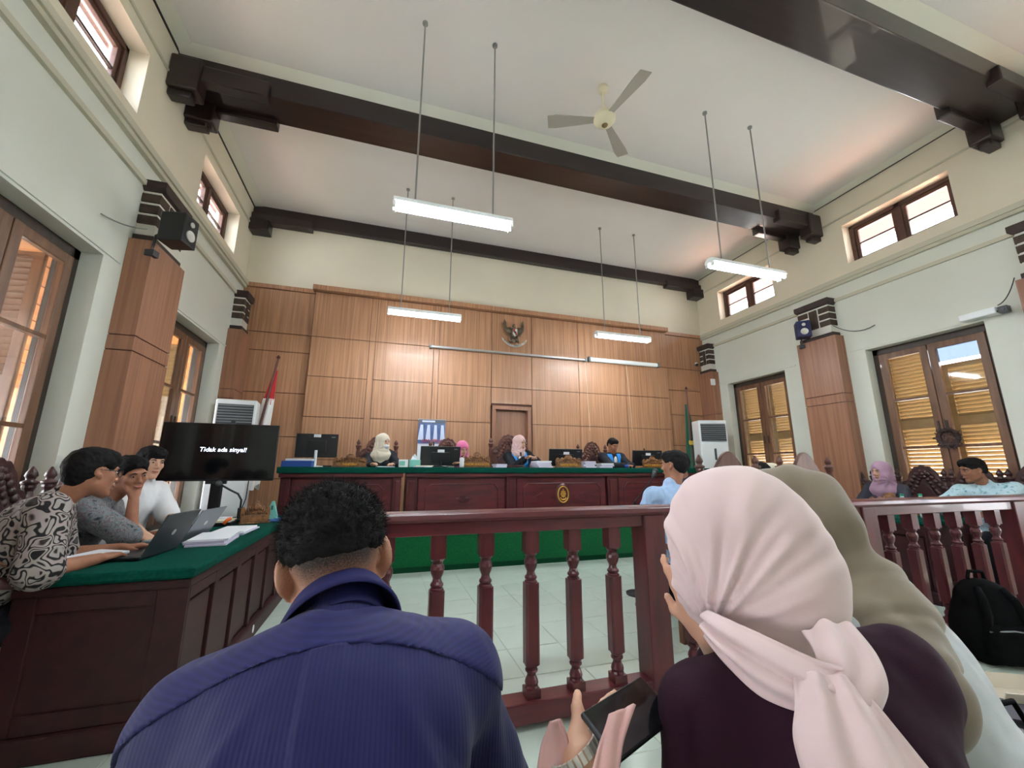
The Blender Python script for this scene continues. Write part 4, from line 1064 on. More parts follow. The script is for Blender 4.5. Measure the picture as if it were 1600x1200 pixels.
stack('paper_stack.007', 'thinner white papers running on from the wide stack towards the carved nameplate', (-1.05, 3.76, TT), (.21,.34,.03), 3, -.05, top=m_paper, group='papers on the laptop table')
stack('paper_stack.008', 'open pages under the hand of the man in white shirt', (-1.36, 3.6, TT), (.16,.24,.02), 2, .2, top=mat('cream_paper2', S(206,206,188), .8), group='papers on the laptop table')
bi = thing('binder', 'dark binder with white papers and an orange clip by the desk microphone', 'binder', (-1.33, 4.3, TT))
MB().box((-.12,-.12,0),(.12,.12,.03)).build('cover', m_black, bi, world=False, bev=.004); MB().box((-.11,-.11,.03),(.1,.1,.045)).build('pages', MATS['cream_paper'], bi, world=False)
MB().box((-.11,.0,.046),(.06,.12,.056)).build('loose_sheet', m_paper, bi, world=False); MB().tube([(.07,-.13,.02),(.09,-.12,.05),(.11,-.1,.06)], .014, 8).build('clip', m_orange, bi, world=False, smooth=True)
gm = thing('microphone', 'black gooseneck microphone on the laptop table bending under the television', 'microphone', (-1.22, 4.42, TT), group='table microphones')
MB().box((-.06,-.07,0),(.06,.07,.035)).tube([(0,0,.03),(0,0,.13)], .02, 10).build('base', m_black, gm, world=False, bev=.006)
MB().tube([(0,0,.12),(.0,0,.2),(-.03,-.01,.255),(-.09,-.03,.29),(-.14,-.05,.325),(-.165,-.06,.34)], .009, 8).build('neck', m_black, gm, world=False, smooth=True)
MB().ball((-.175,-.065,.35), .026, 12, 8).build('head', m_dgrey, gm, world=False, smooth=True)
gh = thing('letter_holder', 'small mint plastic holder standing beyond the carved table nameplate', 'holder', (-1.0, 4.62, TT))
MB().prism([(-.055,0),(.055,0),(.05,.04),(.012,.17),(-.012,.17),(-.05,.04)], -.02, .02, 'xz').build('body', m_mint, gh, world=False, bev=.006); MB().box((-.008,-.022,.09),(.008,-.019,.13)).build('slot', m_teal, gh, world=False)
tag(MB().box((-.98, 4.4, TT), (-.9, 4.7, TT+.008)).build('folder', m_blue), 'thin blue folder at the far corner of the laptop table', 'folder')
tag(MB().obox((-1.3, 3.42, TT+.006), (.07,.14,.01), Rz(.4)).build('phone', m_black, bev=.003), 'black phone by the folded hands at the grey laptop', 'phone')

# microphone on a boom for the witness
bm_ = thing('boom_microphone', 'black boom microphone on a stand in front of the long bench', 'microphone', (2.6, 3.9, 0))
MB().lathe([(.14,0),(.14,.015),(.02,.03)], n=20).build('base', m_black, bm_, world=False); MB().tube([(0,0,.02),(0,0,.92)], .012, 8).build('stand', m_black, bm_, world=False)
MB().tube([(-.03,0,.88),(.26,0,1.17)], .008, 8).build('boom', m_black, bm_, world=False); MB().tube([(.25,0,1.16),(.28,0,1.23)], [.02,.028], 10).ball((.285,0,1.235), .03, 10, 7).build('head', m_dgrey, bm_, world=False, smooth=True)

# ================================================================== PEOPLE
def A(*v): return np.array(v, np.float64)
def nrm(v): v = np.asarray(v, float); return v/(np.linalg.norm(v)+1e-9)
class Blob:
    """smooth union of round cones, ellipsoids and boxes, turned into one closed surface"""
    def __init__(s): s.p = []
    def _a(s, fn, lo, hi, op, k): s.p.append((fn, np.asarray(lo, float), np.asarray(hi, float), op, k)); return s
    def cap(s, a, b, ra, rb=None, k=.02, op='u'):
        rb = ra if rb is None else rb; a, b = np.asarray(a, float), np.asarray(b, float); d = b-a; L2 = d @ d+1e-12
        def fn(X, Y, Z):
            x, y, z = X-a[0], Y-a[1], Z-a[2]; t = np.clip((x*d[0]+y*d[1]+z*d[2])/L2, 0, 1)
            return np.sqrt((x-t*d[0])**2+(y-t*d[1])**2+(z-t*d[2])**2)-(ra+(rb-ra)*t)
        r = max(ra, rb); return s._a(fn, np.minimum(a, b)-r, np.maximum(a, b)+r, op, k)
    def ell(s, c, r, B=None, k=.02, op='u'):
        c = np.asarray(c, float); r = np.asarray(r, float); B = np.eye(3) if B is None else np.asarray(B)
        def fn(X, Y, Z):
            x, y, z = X-c[0], Y-c[1], Z-c[2]
            q = [(x*B[0,i]+y*B[1,i]+z*B[2,i])/r[i] for i in range(3)]
            k0 = np.sqrt(q[0]**2+q[1]**2+q[2]**2); k1 = np.sqrt((q[0]/r[0])**2+(q[1]/r[1])**2+(q[2]/r[2])**2)+1e-9
            return k0*(k0-1)/k1
        e = np.sqrt(((B*r)**2).sum(1)); return s._a(fn, c-e, c+e, op, k)
    def box(s, c, h, B=None, r=.005, k=.02, op='u'):
        c = np.asarray(c, float); h = np.asarray(h, float); B = np.eye(3) if B is None else np.asarray(B)
        def fn(X, Y, Z):
            x, y, z = X-c[0], Y-c[1], Z-c[2]
            q = [np.abs(x*B[0,i]+y*B[1,i]+z*B[2,i])-h[i]+r for i in range(3)]
            return np.sqrt(sum(np.maximum(v, 0)**2 for v in q))+np.minimum(np.maximum(np.maximum(q[0], q[1]), q[2]), 0)-r
        e = (np.abs(B)*h).sum(1); return s._a(fn, c-e, c+e, op, k)
    def plane(s, c, n, op='s', k=.004):
        """cuts away everything on the side n points to"""
        c, n = np.asarray(c, float), nrm(n)
        return s._a(lambda X, Y, Z: -((X-c[0])*n[0]+(Y-c[1])*n[1]+(Z-c[2])*n[2]), None, None, op, k) if False else s.p.append((lambda X, Y, Z: -((X-c[0])*n[0]+(Y-c[1])*n[1]+(Z-c[2])*n[2]), None, None, op, k)) or s
    def mesh(s, h=.008, lo=None, hi=None):
        us = [p for p in s.p if p[3] == 'u']
        L = np.min([p[1] for p in us], 0)-3*h; H = np.max([p[2] for p in us], 0)+3*h
        if lo is not None: L = np.maximum(L, lo)
        if hi is not None: H = np.minimum(H, hi)
        n = np.ceil((H-L)/h).astype(int)+1
        ax = [(L[i]+h*np.arange(n[i])).astype(np.float32) for i in range(3)]
        D = np.full(n, 1.0, np.float32)
        for fn, a, b, op, k in s.p:
            if a is None: sl = [slice(0, n[i]) for i in range(3)]
            else:
                m = k+2.5*h
                sl = [slice(max(0, int((a[i]-m-L[i])/h)), max(0, min(n[i], int((b[i]+m-L[i])/h)+2))) for i in range(3)]
            if any(q.stop <= q.start for q in sl): continue
            X, Y, Z = ax[0][sl[0]][:,None,None], ax[1][sl[1]][None,:,None], ax[2][sl[2]][None,None,:]
            d = fn(X, Y, Z).astype(np.float32); c = D[tuple(sl)]
            if op == 'u':
                t = np.clip(.5+.5*(c-d)/k, 0, 1); D[tuple(sl)] = c*(1-t)+d*t-k*t*(1-t)
            elif op == 's':
                t = np.clip(.5-.5*(c+d)/k, 0, 1); D[tuple(sl)] = c*(1-t)-d*t+k*t*(1-t)
            else: D[tuple(sl)] = np.maximum(c, d)
        for i in range(3):
            ix = [slice(None)]*3
            for e in (0, -1): ix[i] = e; D[tuple(ix)] = np.maximum(D[tuple(ix)], .5*h)
        return surface_nets(D, L, h)
def surface_nets(D, L, h):
    I = D < 0; nx, ny, nz = D.shape
    cnt = np.zeros((nx-1, ny-1, nz-1), np.int8)
    for dx in (0,1):
        for dy in (0,1):
            for dz in (0,1): cnt += I[dx:nx-1+dx, dy:ny-1+dy, dz:nz-1+dz]
    act = np.argwhere((cnt > 0) & (cnt < 8))
    idx = np.full(cnt.shape, -1, np.int32); idx[tuple(act.T)] = np.arange(len(act))
    S_ = np.zeros((len(act), 3)); N = np.zeros(len(act))
    for axis in range(3):
        o1, o2 = [a for a in range(3) if a != axis]
        for u in (0,1):
            for v in (0,1):
                p = act.copy(); p[:,o1] += u; p[:,o2] += v; q = p.copy(); q[:,axis] += 1
                a, b = D[tuple(p.T)], D[tuple(q.T)]; m = (a < 0) != (b < 0)
                t = np.where(m, a/np.where(m, a-b, 1), 0)
                P = p.astype(float); P[:,axis] += t; S_[m] += P[m]; N[m] += 1
    V = S_/N[:,None]*h+L
    F = []
    for axis in range(3):
        o1, o2 = (axis+1) % 3, (axis+2) % 3
        a = np.take(I, range(0, D.shape[axis]-1), axis); b = np.take(I, range(1, D.shape[axis]), axis)
        e = np.argwhere(a != b); ok = (e[:,o1] > 0) & (e[:,o2] > 0) & (e[:,o1] < D.shape[o1]-1) & (e[:,o2] < D.shape[o2]-1); e = e[ok]
        ins = a[tuple(e.T)]
        def g(u, v):
            p = e.copy(); p[:,o1] -= u; p[:,o2] -= v; return idx[tuple(p.T)]
        Q = np.stack([g(1,1), g(0,1), g(0,0), g(1,0)], 1); Q[~ins] = Q[~ins][:,::-1]
        F.append(Q)
    F = np.concatenate(F); F = F[(F >= 0).all(1)]
    return V, F
def vnoise(P, f, seed=0):
    P = np.asarray(P)*f+seed*17.3; i = np.floor(P).astype(np.int64); t = P-i; t = t*t*(3-2*t)
    def hsh(a, b, c):
        n = (a*374761393+b*668265263+c*2147483647+seed*1013) & 0x7fffffff
        n = ((n ^ (n >> 13))*1274126177) & 0x7fffffff
        return (n % 100003)/100003.
    r = 0
    for dx in (0,1):
        for dy in (0,1):
            for dz in (0,1):
                wq = np.where(dx, t[:,0], 1-t[:,0])*np.where(dy, t[:,1], 1-t[:,1])*np.where(dz, t[:,2], 1-t[:,2])
                r = r+wq*hsh(i[:,0]+dx, i[:,1]+dy, i[:,2]+dz)
    return r*2-1
def normals(V, F):
    a = np.cross(V[F[:,2]]-V[F[:,0]], V[F[:,3]]-V[F[:,1]]); N = np.zeros_like(V)
    for i in range(4): np.add.at(N, F[:,i], a)
    return N/(np.linalg.norm(N, axis=1)[:,None]+1e-12)
def solid(name, blob, h, m, parent=None, disp=None, relax=1):
    V, F = blob.mesh(h)
    for _ in range(relax):        # one light relaxation pass
        Sm = np.zeros_like(V); Nn = np.zeros(len(V))
        for i in range(4):
            j = F[:,(i+1) % 4]; np.add.at(Sm, F[:,i], V[j]); np.add.at(Nn, F[:,i], 1)
        V = V*.5+.5*Sm/np.maximum(Nn, 1)[:,None]
    if disp is not None: V = V+normals(V, F)*disp(V)[:,None]
    return link(name, fast_mesh(name, V, F, True), m, parent)
def basis(yaw, pitch=0, roll=0):
    """columns right, forward, up; yaw 0 looks along +y and grows to the right, pitch > 0 looks up"""
    f = A(math.sin(yaw)*math.cos(pitch), math.cos(yaw)*math.cos(pitch), math.sin(pitch)); r = A(math.cos(yaw), -math.sin(yaw), 0); u = np.cross(r, f)
    r2 = r*math.cos(roll)+u*math.sin(roll); return np.stack([r2, f, np.cross(r2, f)], 1)
def ik(S_, W_, l1, l2, pole):
    S_, W_ = np.asarray(S_, float), np.asarray(W_, float); d = W_-S_; L = np.linalg.norm(d); n = d/(L+1e-9); L = min(L, .985*(l1+l2))
    a = (l1*l1-l2*l2+L*L)/(2*L); hh = math.sqrt(max(l1*l1-a*a, 1e-6)); p = np.asarray(pole, float); p = nrm(p-n*(p @ n))
    return S_+n*a+p*hh, S_+n*L
def head_prims(b, c, B, sc_=1.0, ears=True, es=1.0):
    P = lambda x, y, z: np.asarray(c)+B @ (A(x, y, z)*sc_)
    q = sc_
    b.ell(P(0,-.015,.035), A(.076,.096,.085)*q, B, .02)
    b.ell(P(0,.028,-.03), A(.062,.062,.078)*q, B, .03)
    for sx in (-1, 1):
        b.cap(P(sx*.052,.0,-.055), P(sx*.012,.064,-.1), .021*q, .019*q, .025)
        b.ell(P(sx*.042,.062,-.016), A(.02,.016,.018)*q, B, .02)
    b.ell(P(0,.07,-.1), A(.024,.018,.017)*q, B, .015)
    b.cap(P(-.036,.08,.03), P(.036,.08,.03), .011*q, None, .02)
    for sx in (-1, 1): b.ell(P(sx*.031,.098,.011), A(.017,.014,.011)*q, B, .012, 's')
    b.cap(P(0,.088,.014), P(0,.107,-.024), .008*q, .0115*q, .01)
    for sx in (-1, 1): b.ell(P(sx*.013,.097,-.028), A(.009,.01,.008)*q, B, .008)
    b.ell(P(0,.089,-.053), A(.023,.011,.006)*q, B, .006); b.ell(P(0,.087,-.064), A(.02,.011,.007)*q, B, .006)
    if ears:
        for sx in (-1, 1):
            b.ell(P(sx*(.074+.006*es),-.008,.004), A(.009,.02,.031)*q*es, B @ basis(sx*(.35 if es == 1 else -.55)), .006)
            b.ell(P(sx*.076,.004,-.024), A(.008,.012,.014)*q, B, .008)
            es == 1 and b.ell(P(sx*.087,.0,.006), A(.006,.011,.018)*q, B @ basis(sx*.35), .004, 's')
    return P
def face_parts(o, c, B, sc_=1.0, small=True, smile=0, mask=None):
    P = lambda x, y, z: tuple(np.asarray(c)+B @ (A(x, y, z)*sc_))
    R = Matrix(B.tolist())
    for sx in (-1, 1):
        e = MB().ball((0,0,0), (.012*sc_,.009*sc_,.005*sc_), 10, 6); e.rot(R); e.v = [tuple(Vector(v)+Vector(P(sx*.031,.082,.011))) for v in e.v]
        eo = e.build('eye', m_eyew, o, smooth=True)
        e = MB().ball((0,0,0), (.0066*sc_,.004*sc_,.005*sc_), 8, 5); e.rot(R); e.v = [tuple(Vector(v)+Vector(P(sx*.031,.0895,.0105))) for v in e.v]
        e.build('iris', m_eye, eo, smooth=True)
        MB().tube([P(sx*.015,.094,.027), P(sx*.03,.093,.0325), P(sx*.047,.081,.027)], [.0032*sc_,.004*sc_,.002*sc_], 6).build('eyebrow', m_hair, o, smooth=True)
    if not mask:
        MB().tube([P(-.023,.089,-.057+smile), P(-.01,.099,-.0585), P(.01,.099,-.0585), P(.023,.089,-.057+smile)], [.002*sc_,.0055*sc_,.0055*sc_,.002*sc_], 7).build('lips', m_lip, o, smooth=True)
def hand_prims(b, W_, d, n, left, curl=.35, spread=.0, s=1.0, thumb=.5, fk=.006):
    d = nrm(d); n = nrm(np.asarray(n)-d*(np.asarray(n) @ d)); t = np.cross(d, n)*( -1 if left else 1)
    Bp = np.stack([t, d, n], 1); W_ = np.asarray(W_, float)
    b.box(W_+d*.05*s, A(.038,.05,.013)*s, Bp, .011*s, .012)
    b.cap(W_+d*.012*s, W_+d*.06*s+t*.018*s, .019*s, .016*s, .012)
    for i, (off, L) in enumerate(((.029,.07),(.010,.079),(-.009,.073),(-.027,.058))):
        p = W_+d*.094*s+t*off*s-n*.002*s; a = curl*.9+.06*i; dd = nrm(d+t*spread*(off*18)); r = .0086*s
        for k, fr in enumerate((.45,.31,.24)):
            ang = a*(.75+.35*k); rot_d = dd*math.cos(ang)+n*math.sin(ang); nn = -dd*math.sin(ang)+n*math.cos(ang)
            q = p+rot_d*L*fr*s; b.cap(p, q, r, r*.9, fk if k else .008); p = q; r *= .9
            dd, n2 = rot_d, nn; n_ = n2
            n = n_ if k < 2 else n
        n = nrm(Bp[:,2])
    p = W_+d*.025*s+t*.03*s+n*.004*s; q = p+(t*.62+d*.7+n*.25*thumb)*.036*s; b.cap(p, q, .0125*s, .0105*s, .012)
    q2 = q+nrm(t*(.45-.5*thumb)+d*.85+n*.4*thumb)*.03*s; b.cap(q, q2, .0102*s, .0084*s, .006)
    return b
def human(name, label, pelvis, neck, yaw, head=None, hyaw=None, hpitch=0, hroll=0, wrists=None, poles=None, hands=None, sh=None, shw=.175, girth=1.0,
          knees=None, feet=None, skin=None, h=.0085, hs=1.0, ears=True, legs=True, fem=False, smile=0, group=None, facep=True, mask=None, arml=(.28,.255), es=1.0):
    pelvis, neck = A(*pelvis), A(*neck); skin = skin or m_skin
    up = nrm(neck-pelvis); Fv = A(math.sin(yaw), math.cos(yaw), 0); fw = nrm(Fv-up*(Fv @ up)); rt = np.cross(fw, up); BS = np.stack([rt, fw, up], 1)
    hb = basis(yaw if hyaw is None else hyaw, hpitch, hroll)
    if head is None: head = neck+up*.02+A(0,0,.13)+fw*.03+hb[:,1]*.02
    head = A(*head); T = np.linalg.norm(neck-pelvis); L = lambda x, y, z: pelvis+BS @ A(x, y, z)
    if sh is None: sh = (neck-rt*shw-up*.055, neck+rt*shw-up*.055)
    sh = [A(*q) for q in sh]
    g = girth; J = dict(pelvis=pelvis, neck=neck, up=up, fw=fw, rt=rt, BS=BS, head=head, HB=hb, sh=sh, T=T, g=g, yaw=yaw, fem=fem)
    if wrists is None: wrists = (L(-.2,.3,.12), L(.2,.3,.12))
    if poles is None: poles = (-rt*.6-up*.7-fw*.3, rt*.6-up*.7-fw*.3)
    el, wr_ = [], []
    for i in range(2):
        e, w_ = ik(sh[i], wrists[i], arml[0], arml[1], poles[i]); el.append(e); wr_.append(w_)
    J['el'], J['wr'] = el, wr_
    hip = [pelvis+rt*(.09*sx)-A(0,0,.02) for sx in (-1,1)]
    if knees is None: knees = [pelvis+Fv*.43+rt*(.12*sx)+A(0,0,.01) for sx in (-1,1)]
    if feet is None: feet = [A(k[0], k[1], pelvis[2]-.1-.45+.07)-Fv*.02 for k in [A(*q) for q in knees]]
    knees = [A(*q) for q in knees]; feet = [A(*q) for q in feet]
    J['hip'], J['knee'], J['foot'] = hip, knees, feet
    b = Blob(); torso(b, J, 0)
    HP = head_prims(b, head, hb, hs, ears, es)
    b.cap(neck-up*.03, HP(0,-.025,-.055), .058, .052*hs, .03)
    for i in range(2):
        b.cap(sh[i], el[i], .05*g, .041*g, .03); b.cap(el[i], wr_[i], .041*g, .027, .02)
        hd = (hands or ({}, {}))[i]; d = hd.get('d', nrm(wr_[i]-el[i])); n = hd.get('n', (0,0,-1))
        hand_prims(b, wr_[i], d, n, i == 0, hd.get('curl', .4), hd.get('spread', .0), hd.get('s', .97 if not fem else .9), hd.get('thumb', .5))
        if legs:
            b.cap(hip[i], knees[i], .08*g, .056, .03); b.cap(knees[i], feet[i], .054, .036, .02)
            b.cap(feet[i], feet[i]+Fv*.15-A(0,0,.035), .036, .03, .02)
    o = solid(name, b, h, skin); tag(o, label, 'person', group)
    if facep: face_parts(o, head, hb, hs, True, smile, mask)
    J['o'] = o; return J
def torso(b, J, f, k=.04):
    """trunk, grown outwards by f"""
    BS, p, T, g = J['BS'], J['pelvis'], J['T'], J['g']; L = lambda x, y, z: p+BS @ A(x, y, z)
    b.ell(L(0,-.01,.02), (.165*g+f, .125*g+f, .13+f), BS, k)
    b.ell(L(0,.005,T*.42), (.142*g+f, .112*g+f, .17+f), BS, k)
    b.ell(L(0,0,T*.72), (.158*g+f, .112*g+f, .155+f), BS, k)
    if J['fem']:
        for sx in (-1,1): b.ell(L(sx*.07,.09,T*.66), (.06+f,.055+f,.06+f), BS, k)
    for i, sx in ((0,-1),(1,1)):
        b.cap(J['neck']-J['up']*.055+J['rt']*(.04*sx), J['sh'][i], .056+f, .056*g+f, k)
def garment(J, m, name='shirt', infl=.012, sleeve=.7, cuff=.014, h=.0085, neckcut=.0, collar=None, hem=-.06, disp=None, k=.035, long=False, fold=.004, seed=1):
    b = Blob(); torso(b, J, infl, k)
    for i in range(2):
        s_, e, w_ = J['sh'][i], J['el'][i], J['wr'][i]; g = J['g']
        if long:
            b.cap(s_, e, .052*g+infl, .046*g+infl, .03); b.cap(e, e+(w_-e)*sleeve, .044*g+infl, .034+cuff, .02)
        else: b.cap(s_, s_+(e-s_)*sleeve, .052*g+infl, .05*g+cuff, .03)
    if collar: b.cap(J['neck']-J['up']*.035, J['neck']+J['up']*collar+J['fw']*.006, .068+infl*.5, .062, .02)
    def dd(V):
        n = vnoise(V*A(1,1,.55), 16, seed)*fold+vnoise(V*A(1.2,1.2,.8), 34, seed+3)*fold*.4
        return n if disp is None else n+disp(V)
    return solid(name, b, h, m, J['o'], dd)
def trousers(J, m, h=.0095, skirt=False, name='trousers'):
    b = Blob(); p = J['pelvis']; b.ell(p+J['BS'] @ A(0,-.01,.0), (.172*J['g'], .135*J['g'], .12), J['BS'], .03)
    for i in range(2):
        b.cap(J['hip'][i], J['knee'][i], .09*J['g'], .068, .04 if not skirt else .12); b.cap(J['knee'][i], J['foot'][i]+A(0,0,.02), .066 if not skirt else .09, .052 if not skirt else .1, .03 if not skirt else .1)
    o = solid(name, b, h, m, J['o'], lambda V: vnoise(V, 14, 5)*.004)
    for i in range(2):
        f = J['foot'][i]; Fv = A(math.sin(J['yaw']), math.cos(J['yaw']), 0); q = Blob(); q.cap(f-A(0,0,.025), f+Fv*.16-A(0,0,.04), .045, .036, .02); q.plane((0,0,.004), (0,0,-1))
        solid('shoe', q, .009, m_black, J['o'])
    return o
def hair_short(J, m=None, h=.007, vol=1.0, front=.03, fuzz=.004, low=-.055, parting=0, name='hair'):
    c, B = J['head'], J['HB']; P = lambda x, y, z: c+B @ A(x, y, z); b = Blob()
    b.ell(P(0,-.018,.044), A(.084,.102,.088)*vol, B, .02); b.ell(P(0,-.062,.0), A(.070,.05,.075)*vol, B, .03)
    b.ell(P(.01*parting,.05,.085), A(.062,.045,.04)*vol, B, .03)
    b.ell(P(0,.085,-.03), (.075,.062,.062+front), B, .012, 's')
    b.plane(P(0,-.02,low), -B[:,2]+B[:,1]*.35, k=.01)
    for sx in (-1,1): b.ell(P(sx*.088,.02,-.01), (.03,.04,.045), B, .01, 's')
    return solid(name, b, h, m or m_hair, J['o'], lambda V: vnoise(V, 55, 2)*fuzz+vnoise(V, 120, 4)*fuzz*.6)
def hijab(J, m, h=.0085, front=.10, fold=.004, chest=True, bun=.0, h2=None, name='headscarf', face=1.0, long=0.):
    c, B = J['head'], J['HB']; P = lambda x, y, z: c+B @ A(x, y, z); b = Blob()
    b.ell(P(0,-.016,.032), (.094,.118,.106), B, .02); b.ell(P(0,.012,-.05), (.088,.088,.08), B, .03); b.ell(P(0,-.05,-.08), (.085,.07,.09), B, .05)
    if bun: b.ell(P(0,-.10,-.0), (.06,.05+bun,.06), B, .05)
    n, up, fw = J['neck'], J['up'], J['fw']
    b.cap(P(0,-.01,-.07), n+fw*.02, .088, .118, .05)
    if chest:
        b.ell(n-up*.05+fw*.03, (.165,.115,.085), J['BS'], .06); b.ell(n-up*(.13+long*.5)+fw*.085, (.105,.05,.11+long), J['BS'], .04)
        b.ell(n-up*.07-fw*.05, (.125,.075,.08+long*.5), J['BS'], .04)
    b.ell(P(0,.118,-.014), A(.056,.062,.074)*face, B, .01, 's')
    def dd(V):
        q = (V-(P(0,.02,-.1)))@B; ang = np.arctan2(q[:,2], q[:,1])
        return fold*np.sin(ang*9+q[:,0]*25+vnoise(V, 12, 3)*2)*np.clip(1-np.linalg.norm(q, axis=1)*2.2, .15, 1)+vnoise(V, 30, 8)*fold*.4
    return solid(name, b, h, m, J['o'], dd)
def glasses(J, m=None):
    c, B = J['head'], J['HB']; P = lambda x, y, z: tuple(c+B @ A(x, y, z)); fr = MB()
    for sx in (-1,1):
        fr.tube([P(sx*(.033+.024*math.cos(t)), .103, .008+.018*math.sin(t)) for t in np.linspace(0, 2*PI, 17)], .0022, 5, caps=False)
        fr.tube([P(sx*.057,.101,.012), P(sx*.076,.05,.014), P(sx*.083,-.015,.012)], .0022, 5)
    fr.tube([P(-.01,.104,.01), P(.01,.104,.01)], .0022, 5); o = fr.build('spectacles', m or m_black, J['o'])
    for sx in (-1,1):
        MB().add([P(sx*(.033+.022*math.cos(t)), .103, .008+.016*math.sin(t)) for t in np.linspace(0, 2*PI, 12, endpoint=False)], [tuple(range(12))]).build('lens', m_lens, o)
def lapels(J, m, infl=.03, h=.007):
    """two broad bands of coloured satin down the chest, over the shoulders"""
    b = Blob(); torso(b, J, infl+.006)
    n, up, fw, rt = J['neck'], J['up'], J['fw'], J['rt']
    keep = Blob()
    V = None
    def band(X, Y, Z):
        x = (X-n[0])*rt[0]+(Y-n[1])*rt[1]+(Z-n[2])*rt[2]; z = (X-n[0])*up[0]+(Y-n[1])*up[1]+(Z-n[2])*up[2]; y = (X-n[0])*fw[0]+(Y-n[1])*fw[1]+(Z-n[2])*fw[2]
        return np.maximum(np.maximum(np.abs(np.abs(x)-.085)-.042, -.40-z), np.maximum(z-.02, -.07-y))
    b.p.append((band, None, None, 'i', 0)); o = solid('satin_band', b, h, m, J['o'], None, 1)
    c = Blob(); c.ell(n-up*.13+fw*.125, (.036,.03,.12), J['BS'], .02); solid('white_bands', c, .006, m_flagwhite, J['o'])

m_batik = ramp_mat('batik_black_white', 'noise', [(.0, S(30,28,30)), (.335, S(34,31,33)), (.35, S(154,146,140)), (.41, S(158,149,144)), (.425, S(34,31,33)), (.465, S(34,31,33)), (.48, S(161,151,146)), (.54, S(158,140,139)), (.555, S(34,31,33)), (.595, S(34,31,33)), (.61, S(156,147,142)), (.67, S(149,140,135)), (.69, S(40,36,38)), (1, S(110,100,98))], (15,15,15), .8, .4, 1)
m_batik2 = ramp_mat('batik_grey', 'noise', [(.3, S(44,52,58)), (.45, S(120,128,130)), (.53, S(104,84,90)), (.57, S(130,136,138)), (.7, S(60,66,72))], (26,26,26), .8, .6, 3)
m_bluebatik = ramp_mat('batik_pale_blue', 'noise', [(.3, S(84,130,150)), (.42, S(176,206,216)), (.62, S(190,214,222)), (.72, S(110,150,172))], (22,22,22), .8, .4, 3)
m_whitecloth = mat('white_cotton', S(220,220,222), .85, .2, bump=.15, bscale=300)
m_ltblue = mat('light_blue_cotton', S(168,192,224), .85, .2, noise=S(150,176,210), scale=(40,40,4))
m_cream = mat('cream_scarf', S(212,202,184), .9, .1, sheen=.2); m_pinkb = mat('bright_pink_scarf', S(206,110,150), .9, .1, sheen=.2)
m_pale = mat('pale_pink_scarf', S(206,172,168), .9, .1, sheen=.2); m_mauve = mat('mauve_scarf', S(178,142,164), .9, .1, sheen=.2)
m_robe = mat('black_robe', S(20,22,30), .7, .3); m_satin = mat('blue_satin', S(40,140,222), .5, .4)
m_charcoal = mat('charcoal_cloth', S(58,58,68), .85, .2)

# --- judges bench: floor of the platform .45, hips at .98
def seated(name, label, x, y, head, yaw, hyaw, hpitch, **k):
    z0 = k.pop('floor', 0.); hx, hy, hz = head; nf = A(math.sin(yaw), math.cos(yaw), 0)
    pel = k.pop('pelvis', (x, y, z0+.55)); neck = A(hx, hy, hz-.155)-A(math.sin(hyaw), math.cos(hyaw), 0)*.035
    return human(name, label, pel, tuple(neck), yaw, head, hyaw, hpitch, **k)
PJ = 'people seated behind the bench'
J = seated('person', 'person in cream headscarf, white face mask and black jacket behind the shorter bench', .0, 6.42, (-.02, 6.32, 1.635), PI, PI-.75, -.1, floor=.45, fem=True, shw=.155, ears=False, skin=m_skin2,
    wrists=((.13,5.9,1.31), (-.14,5.88,1.31)), mask=True, group=PJ, legs=True)
garment(J, m_robe, 'jacket', .018, .9, .01, long=True); trousers(J, m_trouser); hijab(J, m_cream, long=.06)
q = Blob(); P_ = lambda x, y, z: J['head']+J['HB'] @ A(x, y, z); q.ell(P_(0,.075,-.055), (.05,.042,.042), J['HB']); q.cap(P_(0,.105,-.03), P_(0,.112,-.05), .012, .012, .015); solid('face_mask', q, .006, m_whitecloth, J['o'])
J = seated('person', 'person in bright pink headscarf half hidden behind the monitor by the poster', 1.12, 6.38, (1.15, 6.22, 1.545), PI, PI-.2, -.3, floor=.45, fem=True, shw=.15, ears=False, skin=m_skin2,
    wrists=((1.3,5.9,1.31), (.95,5.9,1.31)), group=PJ, pelvis=(1.12, 6.42, .98))
garment(J, m_whitecloth, 'blouse', .015, .9, .01, long=True); trousers(J, m_trouser); hijab(J, m_pinkb)
J = seated('person', 'person in pale pink headscarf and black robe with blue satin bands', 2.12, 6.4, (2.09, 6.27, 1.66), PI+.05, PI-.55, -.15, floor=.45, fem=True, shw=.155, ears=False, skin=m_skin2,
    wrists=((2.26,5.98,1.40), (2.06,5.94,1.40)), group=PJ, hands=(dict(curl=.5), dict(curl=.6)))
garment(J, m_robe, 'robe', .03, .95, .02, long=True); lapels(J, m_satin); trousers(J, m_trouser); hijab(J, m_pale, chest=False)
J = seated('person', 'short-haired person in black robe with blue satin bands, hands clasped', 3.8, 6.4, (3.80, 6.27, 1.66), PI, PI-.1, -.42, floor=.45, skin=m_skin,
    wrists=((3.90,5.86,1.31), (3.74,5.85,1.31)), group=PJ, hands=(dict(d=(-.9,-.3,0), curl=.6), dict(d=(.8,-.3,0), curl=.6)))
garment(J, m_robe, 'robe', .03, .95, .02, long=True); lapels(J, m_satin); trousers(J, m_trouser); hair_short(J, vol=.985, low=-.03)

